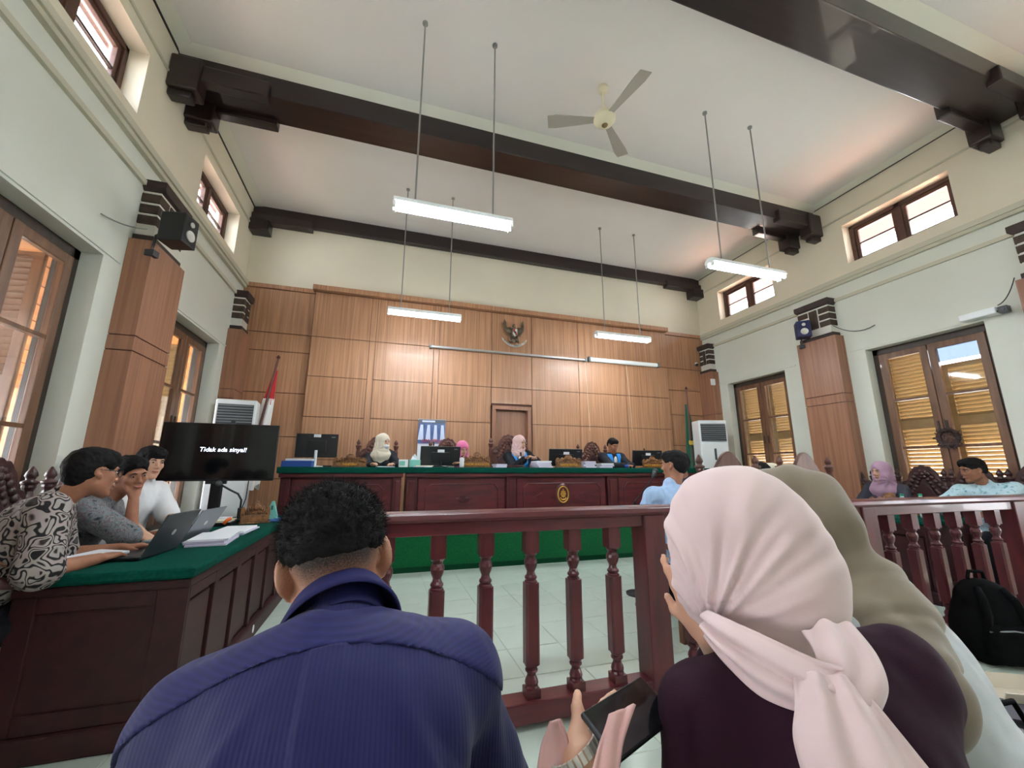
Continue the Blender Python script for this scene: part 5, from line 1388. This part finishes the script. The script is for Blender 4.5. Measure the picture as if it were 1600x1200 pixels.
# --- left table
PL = 'people behind the laptop table'
J = human('person', 'person in black and white batik shirt and spectacles leaning to a neighbour', (-1.78,2.60,.56), (-1.565,2.735,1.10), math.radians(62), (-1.47,2.77,1.225), math.radians(42), -.12, .1,
    wrists=((-1.42,3.06,.80), (-1.36,2.74,.80)), poles=((-.2,.3,-1), (-.2,-.9,-.5)), girth=1.14, h=.007, group=PL, knees=((-1.40,2.95,.56), (-1.44,2.76,.56)))
garment(J, m_batik, 'batik_shirt', .018, .95, .03, h=.0075, collar=.02, fold=.006); trousers(J, m_trouser)
hair_short(J, vol=1.07, low=-.07, fuzz=.003, h=.006, front=.02); glasses(J)
J = human('person', 'smiling person in grey batik shirt holding a hand to the mouth', (-1.93,3.32,.56), (-1.70,3.36,1.05), math.radians(80), (-1.585,3.36,1.205), math.radians(125), -.15, -.12,
    wrists=((-1.45,3.62,.80), (-1.53,3.33,1.07)), poles=((-.3,.6,-1), (.1,-.4,-1)), hands=(dict(curl=.4), dict(d=(-.1,.1,1), n=(-.9,.3,.1), curl=.7)), girth=1.02, h=.007, group=PL, smile=.006, knees=((-1.46,3.46,.56), (-1.46,3.24,.56)))
garment(J, m_batik2, 'batik_shirt', .016, .95, .025, collar=.015); trousers(J, m_trouser); hair_short(J, vol=1.03, low=-.045, h=.006)
J = human('person', 'young person in white shirt with both forearms on the table', (-1.98,4.06,.56), (-1.80,4.02,1.13), math.radians(105), (-1.77,4.0,1.295), math.radians(128), -.1, .05,
    wrists=((-1.45,3.86,.80), (-1.52,3.52,.80)), poles=((-.3,.6,-1), (-.4,-.5,-1)), hands=(dict(curl=.4), dict(curl=.5)), skin=m_skin2, h=.0075, group=PL, knees=((-1.5,4.14,.56), (-1.5,3.92,.56)))
garment(J, m_whitecloth, 'white_shirt', .018, .98, .03, collar=.02); trousers(J, m_trouser); hair_short(J, vol=1.06, low=-.05, h=.0065, front=.0)
J = human('person', 'person cut off by the left frame edge, hand with a wristwatch on the chair arm', (-2.08,1.98,.56), (-2.06,2.0,1.12), math.radians(75), (-2.03,2.02,1.29), math.radians(60), 0, 0,
    wrists=((-1.66,2.44,.83), (-1.75,1.8,.75)), poles=((-.3,.3,-1), (-.3,-.3,-1)), hands=(dict(d=(.75,.65,.05), curl=.3), dict(curl=.4)), h=.0085, group=PL, knees=((-1.62,2.32,.62), (-1.64,2.12,.62)), feet=((-1.72,2.4,.08), (-1.7,2.1,.08)))
garment(J, m_charcoal, 'shirt', .016, .95, .02, collar=.02); trousers(J, m_trouser); hair_short(J)
w0, e0 = J['wr'][0], J['el'][0]; dv = nrm(w0-e0); wt = MB().tube([tuple(w0-dv*.045), tuple(w0-dv*.02)], .034, 16); wt.build('wristwatch', m_black, J['o'], smooth=True)
ra = thing('armrest_chair', 'dark red chair whose arm carries the wristwatch hand', 'chair', (-1.85, 2.3, 0))
MB().tube([(-2.1,2.36,.765),(-1.8,2.42,.765),(-1.58,2.48,.762),(-1.5,2.5,.745)], [.024,.026,.028,.02], 8).build('armrest', m_red, ra, smooth=True)
MB().tube([(-1.62,2.47,.75),(-1.62,2.47,.0)], .022, 8).tube([(-2.1,2.36,.77),(-2.1,2.36,0)], .024, 8).build('leg', m_red, ra, smooth=True)
MB().box((-2.1,1.78,.41),(-1.68,2.4,.45)).tube([(-1.62,1.82,.75),(-1.62,1.82,0)], .02, 8).build('seat', m_red, ra)
MB().tube([(-1.62,2.42,.2),(-1.62,1.86,.2)], .014, 6).build('stretcher', m_red, ra)

# --- right table
PR = 'people behind the right table'
J = human('person', 'person in mauve headscarf and charcoal jacket at the right table', (6.22,3.66,.56), (6.1,3.63,1.06), math.radians(-95), (6.02,3.6,1.225), math.radians(-80), -.08, 0, fem=True, shw=.16, ears=False, skin=m_skin2,
    wrists=((5.72,3.4,.82), (5.72,3.75,.82)), group=PR, h=.008)
garment(J, m_charcoal, 'jacket', .018, .9, .012, long=True); trousers(J, m_trouser); hijab(J, m_mauve, long=.02)
J = human('person', 'person in pale blue patterned short-sleeved shirt looking down to one side', (6.2,2.70,.56), (6.12,2.72,1.09), math.radians(-110), (6.02,2.75,1.25), math.radians(-62), -.2, .05, skin=m_skin3,
    wrists=((5.72,2.62,.81), (5.66,3.0,.82)), poles=((.3,-.6,-1), (.3,.7,-.6)), girth=1.08, group=PR, h=.0075, shw=.19)
garment(J, m_bluebatik, 'patterned_shirt', .018, .95, .028, collar=.02, h=.0075); trousers(J, m_trouser); hair_short(J, vol=1.03, low=-.03, h=.0065)
pk = J['neck']-J['up']*.2+J['fw']*.135+J['rt']*-.09; MB().obox(tuple(pk), (.075,.006,.045), Matrix(J['BS'].tolist())).build('name_badge', m_black, J['o'])

# --- middle of the court
J = human('person', 'person in light blue shirt seated facing the bench, seen from behind', (2.36,2.9,.57), (2.33,2.95,1.10), math.radians(6), (2.395,2.98,1.285), math.radians(-28), -.05, 0, skin=m_skin3,
    wrists=((2.2,3.28,.72), (2.5,3.25,.72)), h=.008, shw=.18, legs=True)
garment(J, m_ltblue, 'light_blue_shirt', .02, .95, .03, collar=.025); trousers(J, m_trouser); hair_short(J, vol=1.0, low=-.06)
J = human('person', 'dark-haired person in the arched chair next to the light blue shirt, mostly hidden', (2.97,3.42,.57), (2.90,3.46,1.14), math.radians(0), (2.86,3.50,1.30), math.radians(-25), -.05, 0, skin=m_skin3, h=.009,
    wrists=((2.8,3.75,.72), (3.12,3.75,.72)))
garment(J, m_charcoal, 'dark_jacket', .018, .9, .01, collar=.02, long=True); trousers(J, m_trouser); hair_short(J, vol=1.04)
J = human('person', 'person in pale blue shirt hidden by the farther arched chair, one arm showing', (4.02,3.44,.57), (4.02,3.5,1.08), math.radians(0), (4.02,3.56,1.20), math.radians(10), -.5, 0, skin=m_skin3, h=.009,
    wrists=((3.9,3.8,.74), (4.44,3.66,.86)), poles=((-.4,-.3,-1), (1,-.2,.1)), shw=.19)
garment(J, m_ltblue, 'pale_blue_shirt', .022, .95, .03, collar=.02); trousers(J, m_trouser); hair_short(J)

# ================================================================== AUDIENCE NEAR THE CAMERA
m_navy = ramp_mat('navy_striped_shirt', 'wave', [(.0, S(22,22,70)), (.5, S(24,25,75)), (1, S(28,29,82))], (52,0,0), .72, .3, 1, bump=.15, sheen=.08)
m_navyy = ramp_mat('navy_striped_yoke', 'wave', [(.0, S(25,25,76)), (.5, S(27,28,80)), (1, S(31,32,88))], (0,0,52), .72, .3, 1, bump=.15, sheen=.08)
for nm in ('navy_striped_yoke',):
    for nd in MATS[nm].node_tree.nodes:
        if nd.type == 'TEX_WAVE': nd.bands_direction = 'Z'
m_navyc = mat('navy_collar', S(26,27,78), .72, .3, bump=.15, bscale=400)
m_pinkscarf = mat('pale_pink_voile', S(216,194,192), .92, .1, noise=S(208,184,184), scale=(5,5,5), bump=.1, bscale=700, sheen=.25)
m_maroon = mat('maroon_jersey', S(40,16,30), .85, .15, bump=.2, bscale=500)
m_olive = mat('olive_voile', S(130,118,102), .9, .15, noise=S(122,110,95), scale=(6,6,6), bump=.2, bscale=500, sheen=.2)
m_paledress = mat('pale_blue_dress', S(182,188,190), .85, .15, noise=S(189,193,196), scale=(8,8,8), bump=.15, bscale=300)
m_pinksleeve = mat('pink_sleeve', S(206,164,160), .85, .1, bump=.15, bscale=300)
def fg_skin():
    m = bpy.data.materials.new('skin_with_stubble'); m.use_nodes = True; n = m.node_tree; L = n.links; b = n.nodes['Principled BSDF']
    at_ = n.nodes.new('ShaderNodeAttribute'); at_.attribute_name = 'stubble'
    t = n.nodes.new('ShaderNodeTexCoord'); nz = n.nodes.new('ShaderNodeTexNoise'); nz.inputs['Scale'].default_value = 420; nz.inputs['Detail'].default_value = 2
    L.new(t.outputs['Object'], nz.inputs['Vector'])
    ad = n.nodes.new('ShaderNodeMath'); ad.operation = 'MULTIPLY_ADD'; ad.inputs[1].default_value = 1.1; L.new(nz.outputs['Fac'], ad.inputs[0])
    sb_ = n.nodes.new('ShaderNodeMath'); sb_.operation = 'SUBTRACT'; L.new(at_.outputs['Fac'], sb_.inputs[0]); sb_.inputs[1].default_value = .55; L.new(sb_.outputs[0], ad.inputs[2])
    cl = n.nodes.new('ShaderNodeClamp'); L.new(ad.outputs[0], cl.inputs[0])
    mx = n.nodes.new('ShaderNodeMix'); mx.data_type = 'RGBA'; L.new(cl.outputs[0], mx.inputs[0]); mx.inputs[6].default_value = S(186,136,110); mx.inputs[7].default_value = S(34,28,28)
    L.new(mx.outputs[2], b.inputs['Base Color']); b.inputs['Roughness'].default_value = .5
    b.inputs['Subsurface Weight'].default_value = .15; b.inputs['Subsurface Radius'].default_value = (.012,.005,.003); b.inputs['Subsurface Scale'].default_value = .6
    MATS['fg'] = m; return m
m_skinfg = fg_skin()

# ---- man in the navy shirt
HB_Y, HB_P, HB_R = -.08, -.34, .17
hc = (-.072, .885, 1.068)
J = human('person', 'large foreground person in navy striped shirt with short black hair, seen from behind', (-.04,.50,.53), (-.045,.775,.985), .03, hc, HB_Y, HB_P, HB_R, shw=.175, sh=((-.222,.765,.885),(.132,.785,.895)),
    wrists=((-.16,1.06,.62), (.10,1.08,.62)), poles=((-.9,-.1,-.6), (.6,-.1,-.8)), skin=m_skinfg, h=.0055, hs=1.06, girth=1.1, es=1.12)
JM = J; o = J['o']
me = o.data; V = np.zeros(len(me.vertices)*3, np.float32); me.vertices.foreach_get('co', V); V = V.reshape(-1,3)
q = (V-A(*hc)) @ J['HB']
# hair grows densely above a line that dips behind the ears and towards the nape
line = .0-.02*np.clip(-q[:,1]/.08, -1, 1)+.03*np.clip((np.abs(q[:,0])-.05)/.03, 0, 1)
stub = np.clip((q[:,2]-line+.03)/.05, 0, 1)*(np.abs(q[:,0]) < .079)*(q[:,1] < .05)*(q[:,2] > -.12)
at_ = me.attributes.new('stubble', 'FLOAT', 'POINT'); at_.data.foreach_set('value', stub.astype(np.float32))
Pm = lambda x, y, z: A(*hc)+J['HB'] @ A(x, y, z)
b = Blob(); b.ell(Pm(0,-.016,.038), A(.0835,.1055,.095), J['HB'], .02); b.ell(Pm(0,-.012,.072), A(.086,.100,.080), J['HB'], .04); b.ell(Pm(0,.03,.105), A(.078,.066,.052), J['HB'], .03)
for sx in (-1,1): b.ell(Pm(sx*.10,.0,-.012), (.034,.05,.045), J['HB'], .012, 's')
b.plane(Pm(0,-.03,.010), -J['HB'][:,2]+J['HB'][:,1]*.1, k=.012); b.ell(Pm(0,.10,-.02), (.08,.05,.075), J['HB'], .01, 's')
hair = solid('hair', b, .0045, m_hair, o, lambda V: (vnoise(V, 60, 2)*.005+vnoise(V, 130, 4)*.004)*np.clip((((V-A(*hc))@J['HB'])[:,2]+.02)/.07, .1, 1))
# loose short strands standing off the hair for the ragged outline
Vh = np.zeros(len(hair.data.vertices)*3, np.float32); hair.data.vertices.foreach_get('co', Vh); Vh = Vh.reshape(-1,3)
Nh = np.zeros(len(Vh)*3, np.float32); hair.data.vertices.foreach_get('normal', Nh); Nh = Nh.reshape(-1,3)
rg = np.random.default_rng(5); pick = rg.choice(len(Vh), min(9000, len(Vh)), replace=False)
loc = (Vh[pick]-A(*hc)) @ J['HB']; pick = pick[loc[:,2] > .01]; loc = (Vh[pick]-A(*hc)) @ J['HB']
root = Vh[pick]-Nh[pick]*.004; ln = (.008+.011*rg.random(len(pick)))*np.clip((loc[:,2]+.03)/.09, .3, 1)
dr = Nh[pick]+rg.normal(0, .55, (len(pick),3)); dr /= np.linalg.norm(dr, axis=1)[:,None]
sd = np.cross(dr, rg.normal(0,1,(len(pick),3))); sd /= np.linalg.norm(sd, axis=1)[:,None]+1e-9; sd *= .00055
bend = rg.normal(0,.004,(len(pick),3))
p1 = root+dr*ln[:,None]*.55+bend*.4; p2 = root+dr*ln[:,None]+bend
VV = np.concatenate([root-sd, root+sd, p1+sd*.8, p1-sd*.8, p2+sd*.3, p2-sd*.3]); n_ = len(pick); k = np.arange(n_)
FF = np.concatenate([np.stack([k, k+n_, k+2*n_, k+3*n_],1), np.stack([k+3*n_, k+2*n_, k+4*n_, k+5*n_],1)])
link('hair_strands', fast_mesh('hair_strands', VV, FF), m_hair, o)['kind'] = 'stuff'
# shirt
def shirt_folds(V):
    q = (V-J['neck'])@J['BS']; x, z = q[:,0], q[:,2]; back = q[:,1] < .03
    d = np.zeros(len(V))
    d += .0045*((np.abs(x+.005) < .024) & (z < -.034))*back                       # box pleat under the yoke
    for sx in (-1, 1):      # pulls running from the arm hole down to the spine
        u = (x*sx-.12)+(z+.16)*.55
        d += .016*np.exp(-(u/.012)**2)*np.exp(-((z+.24)/.09)**2)*back-.006*np.exp(-((u-.03)/.016)**2)*np.exp(-((z+.24)/.1)**2)
        u2 = (x*sx-.17)+(z+.2)*.8; d += .013*np.exp(-(u2/.012)**2)*np.exp(-((z+.28)/.1)**2)
    d += vnoise(V*A(1,1,.35), 13, 11)*.006*np.clip(-z/.15, 0, 1)
    return d
sh_ = garment(J, m_navy, 'navy_shirt', .022, .97, .012, h=.0055, disp=shirt_folds, long=True, fold=.004, k=.05, collar=.03)
b = Blob(); torso(b, J, .0258, .05)
for i in range(2): b.cap(J['sh'][i], J['sh'][i]+(J['el'][i]-J['sh'][i])*.2, .0525*J['g']+.0245, None, .03)
n0, BS0 = J['neck'], J['BS']
def yk(X, Y, Z):
    x = (X-n0[0])*BS0[0,0]+(Y-n0[1])*BS0[1,0]+(Z-n0[2])*BS0[2,0]; y = (X-n0[0])*BS0[0,1]+(Y-n0[1])*BS0[1,1]+(Z-n0[2])*BS0[2,1]; z = (X-n0[0])*BS0[0,2]+(Y-n0[1])*BS0[1,2]+(Z-n0[2])*BS0[2,2]
    return np.maximum(np.maximum(-.036-.25*x*x*4-z, y-.06), np.abs(x)-.30)
b.p.append((yk, None, None, 'i', 0)); yo = solid('yoke', b, .0055, m_navyy, o, lambda V: vnoise(V*A(1,1,.55), 16, 1)*.004+vnoise(V*A(1.2,1.2,.8), 34, 4)*.0016)
# turned-down collar
ax = nrm(Pm(0,-.03,-.07)-J['neck']); cx = nrm(np.cross(J['fw'], ax)); cy = np.cross(ax, cx)
prof = [(.070,-.02), (.070,.02), (.0715,.044), (.076,.048), (.081,.043), (.088,.022), (.097,-.004), (.094,-.008)]
cc_ = J['neck']+ax*.004
def col(u, v):
    j = v*(len(prof)-1); i = min(int(j), len(prof)-2); t = j-i; r = prof[i][0]*(1-t)+prof[i+1][0]*t; z = prof[i][1]*(1-t)+prof[i+1][1]*t
    a = u*2*PI; rr = r*(1+.03*math.sin(a*3+1)); lift = .012*math.cos(a)*(-1)
    return cc_+cx*rr*math.sin(a)*.98+cy*rr*math.cos(a)*1.0+ax*(z+lift)
MB().grid(col, 48, 22, True).build('collar', m_navyc, o, smooth=True, solid=.003)
trousers(J, m_trouser)

# ---- woman in the pale pink scarf
hc = (.59, .59, 1.115)
J = human('person', 'foreground person in pale pink headscarf and maroon top holding a phone', (.64,.37,.53), (.625,.55,.965), math.radians(16), hc, math.radians(-38), -.16, -.05, shw=.148, girth=.88,
    wrists=((0.297,0.620,0.840), (0.559,0.635,0.973)), poles=((-.3,-.1,-1), (.3,.8,-.8)),
    hands=(dict(d=(0.836,0.546,0.053), n=(-.3,-.85,.43), curl=.07, thumb=-.2, s=.9), dict(d=(-0.134,0.393,0.910), n=(.75,.55,0), curl=.3, spread=.25, s=.9)), skin=m_skin2, h=.0055, fem=True, ears=False)
JW = J; o = J['o']
garment(J, m_maroon, 'maroon_top', .018, .55, .02, h=.006, long=True, fold=.005, k=.05)
trousers(J, m_trouser, skirt=True, name='skirt')
HBw = J['HB']; Pw = lambda x, y, z: A(*hc)+HBw @ A(x, y, z)
G = A(*(0.479,0.542,1.018)); vw = nrm(G-A(0,0,CAM_Z)); gr = nrm(np.cross(vw, (0,0,1))); gu = np.cross(gr, vw)
b = Blob(); b.ell(Pw(0,-.008,.035), (.092,.112,.106), HBw, .03); b.ell(Pw(0,.035,-.03), (.084,.088,.095), HBw, .04)
b.ell(Pw(.01,-.085,-.03), (.068,.055,.07), HBw, .05)
b.ell(Pw(0,-.052,-.078), (.07,.062,.07), HBw, .05); b.cap(Pw(0,-.02,-.06), J['neck']+J['up']*.02, .092, .088, .04)
b.ell(Pw(0,.12,-.012), (.05,.052,.072), HBw, .012, 's')
b.plane(J['neck']+J['up']*.0, -J['up']+J['fw']*.2, k=.02)
def gathers(V):
    d = V-G; x, y = d@gr, d@gu; r = np.hypot(x, y); a = np.arctan2(x, y)
    wv = .5+.5*np.sin(a*17+vnoise(V, 9, 3)*1.8+r*8)
    rid = (wv**3)*np.exp(-((a-.25)/1.0)**2)
    fall = np.clip(1-r/.30, 0, 1)**.8*np.clip(r/.03, .3, 1)
    low = .004*np.sin(y*150+x*40+vnoise(V,14,6)*2)*np.exp(-((y+.005)/.03)**2)*(x > 0)
    return .013*rid*fall+.0028*np.sin(a*41+vnoise(V, 7, 5)*3+r*12)*fall*np.exp(-((a-.2)/1.1)**2)+low+vnoise(V, 22, 8)*.0018
scarf = solid('headscarf', b, .0045, m_pinkscarf, o, gathers)
def ribbon(name, pts, wds, m, parent, waves=3, amp=.006, nu=40, nv=22, thick=.004, seed=0):
    pts = [A(*p) for p in pts]; wds = [A(*p) for p in wds]
    def cr(P, t):
        n = len(P)-1; i = min(int(t*n), n-1); f = t*n-i; p0, p1, p2, p3 = P[max(i-1,0)], P[i], P[i+1], P[min(i+2,n)]
        return .5*((2*p1)+(-p0+p2)*f+(2*p0-5*p1+4*p2-p3)*f*f+(-p0+3*p1-3*p2+p3)*f**3)
    def fn(u, v):
        c, w_ = cr(pts, u), cr(wds, u); t = nrm(cr(pts, min(u+.02,1))-cr(pts, max(u-.02,0))); n = nrm(np.cross(t, w_))
        s_ = (v-.5)*2; arch = .35*np.linalg.norm(w_)*(1-s_*s_)
        return c+w_*s_+n*(arch+amp*math.sin(v*waves*2*PI+seed+u*2.5))
    return MB().grid(fn, nu, nv).build(name, m, parent, smooth=True, solid=thick)
# roll of cloth round the neck, and the loose end thrown over the shoulder
ribbon('scarf_wrap', [(0.480,0.551,1.023), (0.470,0.500,1.017), (0.480,0.455,1.005), (0.502,0.417,0.997), (0.520,0.402,0.995)], [(0,.0,.018), (.0,.0,.028), (.005,-.005,.034), (.008,-.008,.03), (.01,-.01,.028)], m_pinkscarf, o, 2.5, .005, seed=1)
ribbon('scarf_wrap', [(0.588,0.450,1.037), (0.564,0.414,1.026), (0.545,0.395,1.009), (0.519,0.393,0.992)], [(.03,-.012,.006), (.028,-.018,.0), (.026,-.02,-.004), (.03,-.02,-.01)], m_pinkscarf, o, 2, .004, seed=2)
ribbon('scarf_end', [(0.513,0.404,1.011), (0.507,0.386,0.986), (0.503,0.368,0.954), (0.508,0.350,0.919), (0.516,0.344,0.884)], [(.026,-.018,0), (.034,-.026,0), (.046,-.036,-.006), (.056,-.044,-.012), (.06,-.05,-.015)], m_pinkscarf, o, 2.5, .006, seed=3)
# pink under-sleeves round the wrists, wristwatch
for i in range(1):
    w_, e_ = J['wr'][i], J['el'][i]; dv = nrm(w_-e_); b = Blob(); b.cap(e_, w_-dv*.05, .05, .046, .03)
    solid('pink_sleeve', b, .006, m_pinksleeve, o, lambda V: .004*np.sin((V@dv)*160+vnoise(V, 20, 2)*2)+vnoise(V, 25, 3)*.003)
ribbon('sleeve_flare', [(0.251,0.616,0.824), (0.262,0.629,0.860), (0.267,0.637,0.887)], [(.020,-.008,0), (.018,-.007,.002), (.007,-.003,.002)], m_pinksleeve, o, 1.2, .004, 14, 10)
ribbon('sleeve_flare', [(0.282,0.521,0.876), (0.298,0.529,0.912), (0.319,0.536,0.943)], [(.016,-.006,.0), (.014,-.005,.003), (.016,-.006,.006)], m_pinksleeve, o, 1.2, .004, 14, 10)
w_ = J['wr'][0]; dv = nrm(J['wr'][0]-J['el'][0]); a1 = nrm(np.cross(dv, A(-.3,-.85,.43))); a2 = np.cross(dv, a1); wt = MB()
for k in range(26):
    t = 2*PI*k/26; c = w_+dv*.012+a1*math.cos(t)*.037+a2*math.sin(t)*.031; rr = Matrix(np.stack([np.cross(dv, a1*math.cos(t)+a2*math.sin(t)), dv, a1*math.cos(t)+a2*math.sin(t)], 1).tolist())
    wt.obox(tuple(c), (.0066, .014, .004), rr)
wt.build('wristwatch', m_silver, o)
# phone in the left hand
c0, c1, c2 = A(*(0.294,0.610,0.904)), A(*(0.407,0.652,0.911)), A(*(0.313,0.575,0.885))
ex = nrm(c1-c0); ey = c2-c0; ey = nrm(ey-ex*(ey@ex)); ez = np.cross(ex, ey); Rp = Matrix(np.stack([ex, ey, ez], 1).tolist())
pc = c0+ex*.0725+ey*.036
ph = thing('phone', 'black phone in the hand with the silver watch', 'phone', tuple(pc))
MB().obox(tuple(pc), (.145,.072,.009), Rp).build('case', m_black, ph, bev=.004); MB().obox(tuple(pc-ez*.0048*(1 if ez@(pc-A(0,0,CAM_Z)) > 0 else -1)), (.137,.066,.001), Rp).build('screen', m_screen, ph)

# ---- woman in the olive scarf
hc = (1.10, .90, 1.118)
J = human('person', 'foreground person in olive headscarf and pale blue dress beside the pink scarf', (1.23,.62,.53), (1.155,.83,.955), math.radians(-12), hc, math.radians(-22), -.3, .05, shw=.14,
    wrists=((1.05,1.15,.66), (1.3,1.12,.62)), poles=((-.5,0,-1), (.15,-.3,-1)), skin=m_skin2, h=.007, fem=True, ears=False, girth=.96)
o = J['o']
garment(J, m_paledress, 'pale_dress', .024, .95, .03, h=.007, long=True, fold=.007, k=.06)
b = Blob(); p = J['pelvis']; b.ell(p+A(0,-.02,0), (.19,.18,.16), J['BS'], .05)
for i in range(2): b.cap(p+A(0,0,-.02), J['knee'][i], .15, .1, .1); b.cap(J['knee'][i], J['foot'][i], .1, .13, .1)
b.cap(p+A(.05,-.08,-.05), p+A(.10,-.12,-.5), .12, .11, .12)
solid('skirt', b, .009, m_paledress, o, lambda V: vnoise(V*A(1,1,.3), 15, 5)*.012)
HBo = J['HB']; Po = lambda x, y, z: A(*hc)+HBo @ A(x, y, z); n, up, fw, rt = J['neck'], J['up'], J['fw'], J['rt']
b = Blob(); b.ell(Po(0,-.012,.035), (.098,.122,.108), HBo, .03); b.ell(Po(0,.03,-.04), (.086,.088,.09), HBo, .03); b.ell(Po(0,-.085,-.02), (.075,.07,.08), HBo, .05)
b.cap(Po(0,-.02,-.08), n+up*.0, .10, .12, .06); b.ell(n-up*.06-rt*.03, (.17,.14,.09), J['BS'], .06); b.ell(n-up*.13-rt*.05, (.145,.14,.10), J['BS'], .06); b.ell(n-up*.18-fw*.05-rt*.09, (.10,.10,.12), J['BS'], .06)
b.ell(Po(0,.125,-.012), (.052,.055,.075), HBo, .012, 's')
def drape(V):
    q = (V-n)@J['BS']; a = np.arctan2(q[:,0], -q[:,1]+.25)
    f = np.clip(-q[:,2]/.12, 0, 1)
    cr = np.abs(np.sin(q[:,2]*30+q[:,0]*9-a*1.2+vnoise(V, 5, 12)*1.6))
    sw = .010*(np.minimum(cr, .6)-.4)*np.clip(-(q[:,2]-.06)/.1, 0, 1)+.004*np.sin(q[:,2]*60+q[:,0]*16+vnoise(V, 7, 2)*2.2)*np.exp(-((q[:,2]+.09)/.10)**2)
    return .008*np.sin(a*12+vnoise(V, 8, 4)*2)*f+sw+vnoise(V, 14, 9)*.005+.004*np.sin(((V-Po(0,0,.1))@HBo)[:,1]*70+q[:,2]*18)*(1-f)
solid('headscarf', b, .006, m_olive, o, drape)

# ================================================================== ON THE FLOOR BEHIND THE RAIL
m_bag = mat('black_nylon', S(10,10,11), .9, .1, bump=.4, bscale=220)
bp = thing('backpack', 'black backpack leaning on the barrier rail', 'backpack', (3.98,1.92,0))
BY = basis(math.radians(28), 0, 0)
def bpp(x, y, z): return A(4.02,1.91,0)+BY @ A(x, y+.22*z*.5, z)
b = Blob(); b.ell(bpp(0,0,.2), (.20,.13,.26), BY, .08); b.box(bpp(0,0,.15), (.18,.11,.15), BY, .08, .08); b.ell(bpp(0,.0,.38), (.16,.1,.13), BY, .06); b.plane((0,0,.002),(0,0,-1))
solid('body', b, .009, m_bag, bp, lambda V: vnoise(V, 14, 2)*.008)
b = Blob(); b.box(bpp(0,-.12,.14), (.14,.05,.12), BY, .045, .04); solid('front_pocket', b, .008, m_bag, bp, lambda V: vnoise(V, 18, 3)*.006)
for sx in (-1,1): MB().tube([bpp(sx*.07,-.085,.46), bpp(sx*.09,-.13,.40), bpp(sx*.10,-.15,.30), bpp(sx*.13,-.14,.2)], [.02,.024,.024,.016], 8).build('strap', m_bag, bp, smooth=True)
MB().tube([bpp(-.05,.0,.5), bpp(-.04,-.01,.55), bpp(.04,-.01,.55), bpp(.05,.0,.5)], .012, 8).build('top_handle', m_bag, bp, smooth=True)
MB().obox(tuple(bpp(.07,-.185,.2)), (.07,.006,.022), Rz(-math.radians(28)) @ Ry(.5)).build('tag', m_pinksleeve, bp)
MB().tube([bpp(-.13,-.168,.22), bpp(0,-.178,.235), bpp(.13,-.168,.22)], .005, 6).build('zip', m_grey, bp, smooth=True)
pb = thing('paper_bag', 'white and green paper bag behind the black backpack', 'bag', (4.42,1.8,0))
MB().prism([(-.14,0),(.14,0),(.15,.3),(-.15,.34)], -.05, .05, 'xz').build('bag_body', m_whitecloth, pb, world=False, bev=.01)
MB().box((-.13,-.054,.2),(.13,-.05,.29)).build('green_print', mat('green_print', S(150,204,120), .7), pb, world=False)
def fp(x, y): return (x, y)
fo = thing('folder', 'flat dark grey folder lying on the floor tiles', 'folder', (2.952,1.468,0.010))
a, b_, c_, d_ = (2.966,1.604,0.000), (3.297,1.659,0.000), (3.451,1.490,0.000), (2.765,1.311,0.000)
MB().add([(*a[:2],.002),(*b_[:2],.002),(*c_[:2],.002),(*d_[:2],.002),(*a[:2],.022),(*b_[:2],.022),(*c_[:2],.022),(*d_[:2],.022)], [(0,3,2,1),(4,5,6,7),(0,1,5,4),(1,2,6,5),(2,3,7,6),(3,0,4,7)]).build('cover', mat('slate_cover', S(84,82,92), .6), fo, bev=.004)
cb = thing('carton_tray', 'open cream cardboard tray on the floor in front of the backpack', 'carton', (3.439,1.601,0.000))
x, y, z = (3.475,1.611,0.000)
R = Rz(-.5)
MB().obox((x,y,.006), (.3,.2,.008), R).build('bottom', mat('cardboard', S(206,196,178), .8), cb)
for dx, dy, w_, d_, tl in ((-.15,0,.006,.2,-.45),(.15,0,.006,.2,.45)): MB().obox(tuple(R @ Vector((dx*1.12,0,.04))+Vector((x,y,0))), (w_,d_,.08), R @ Ry(tl)).build('flap', MATS['cardboard'], cb)
for dy, tl in ((-.1,.45),(.1,-.45)): MB().obox(tuple(R @ Vector((0,dy*1.15,.04))+Vector((x,y,0))), (.3,.006,.08), R @ Rx(tl)).build('flap', MATS['cardboard'], cb)
hb = thing('handbag', 'black handbag with metal buckles in the lower corner by the pale dress', 'bag', (2.739,1.320,0.000))
x, y, z = (2.586,1.248,0.080)
b = Blob(); b.box((x,y,.10), (.17,.09,.10), basis(.5), .05, .03); b.plane((0,0,.03),(0,0,-1)); solid('bag_body', b, .008, m_bag, hb, lambda V: vnoise(V, 16, 2)*.008)
for k in range(3): MB().obox((x-.12+.1*k, y-.03-.01*k, .205), (.03,.02,.008), Rz(.4*k)).build('buckle', m_alu, hb, bev=.002)
MB().tube([(x-.1,y,.19),(x-.09,y+.02,.27),(x+.06,y+.0,.28),(x+.09,y-.02,.19)], .011, 8).build('handle', m_bag, hb, smooth=True)
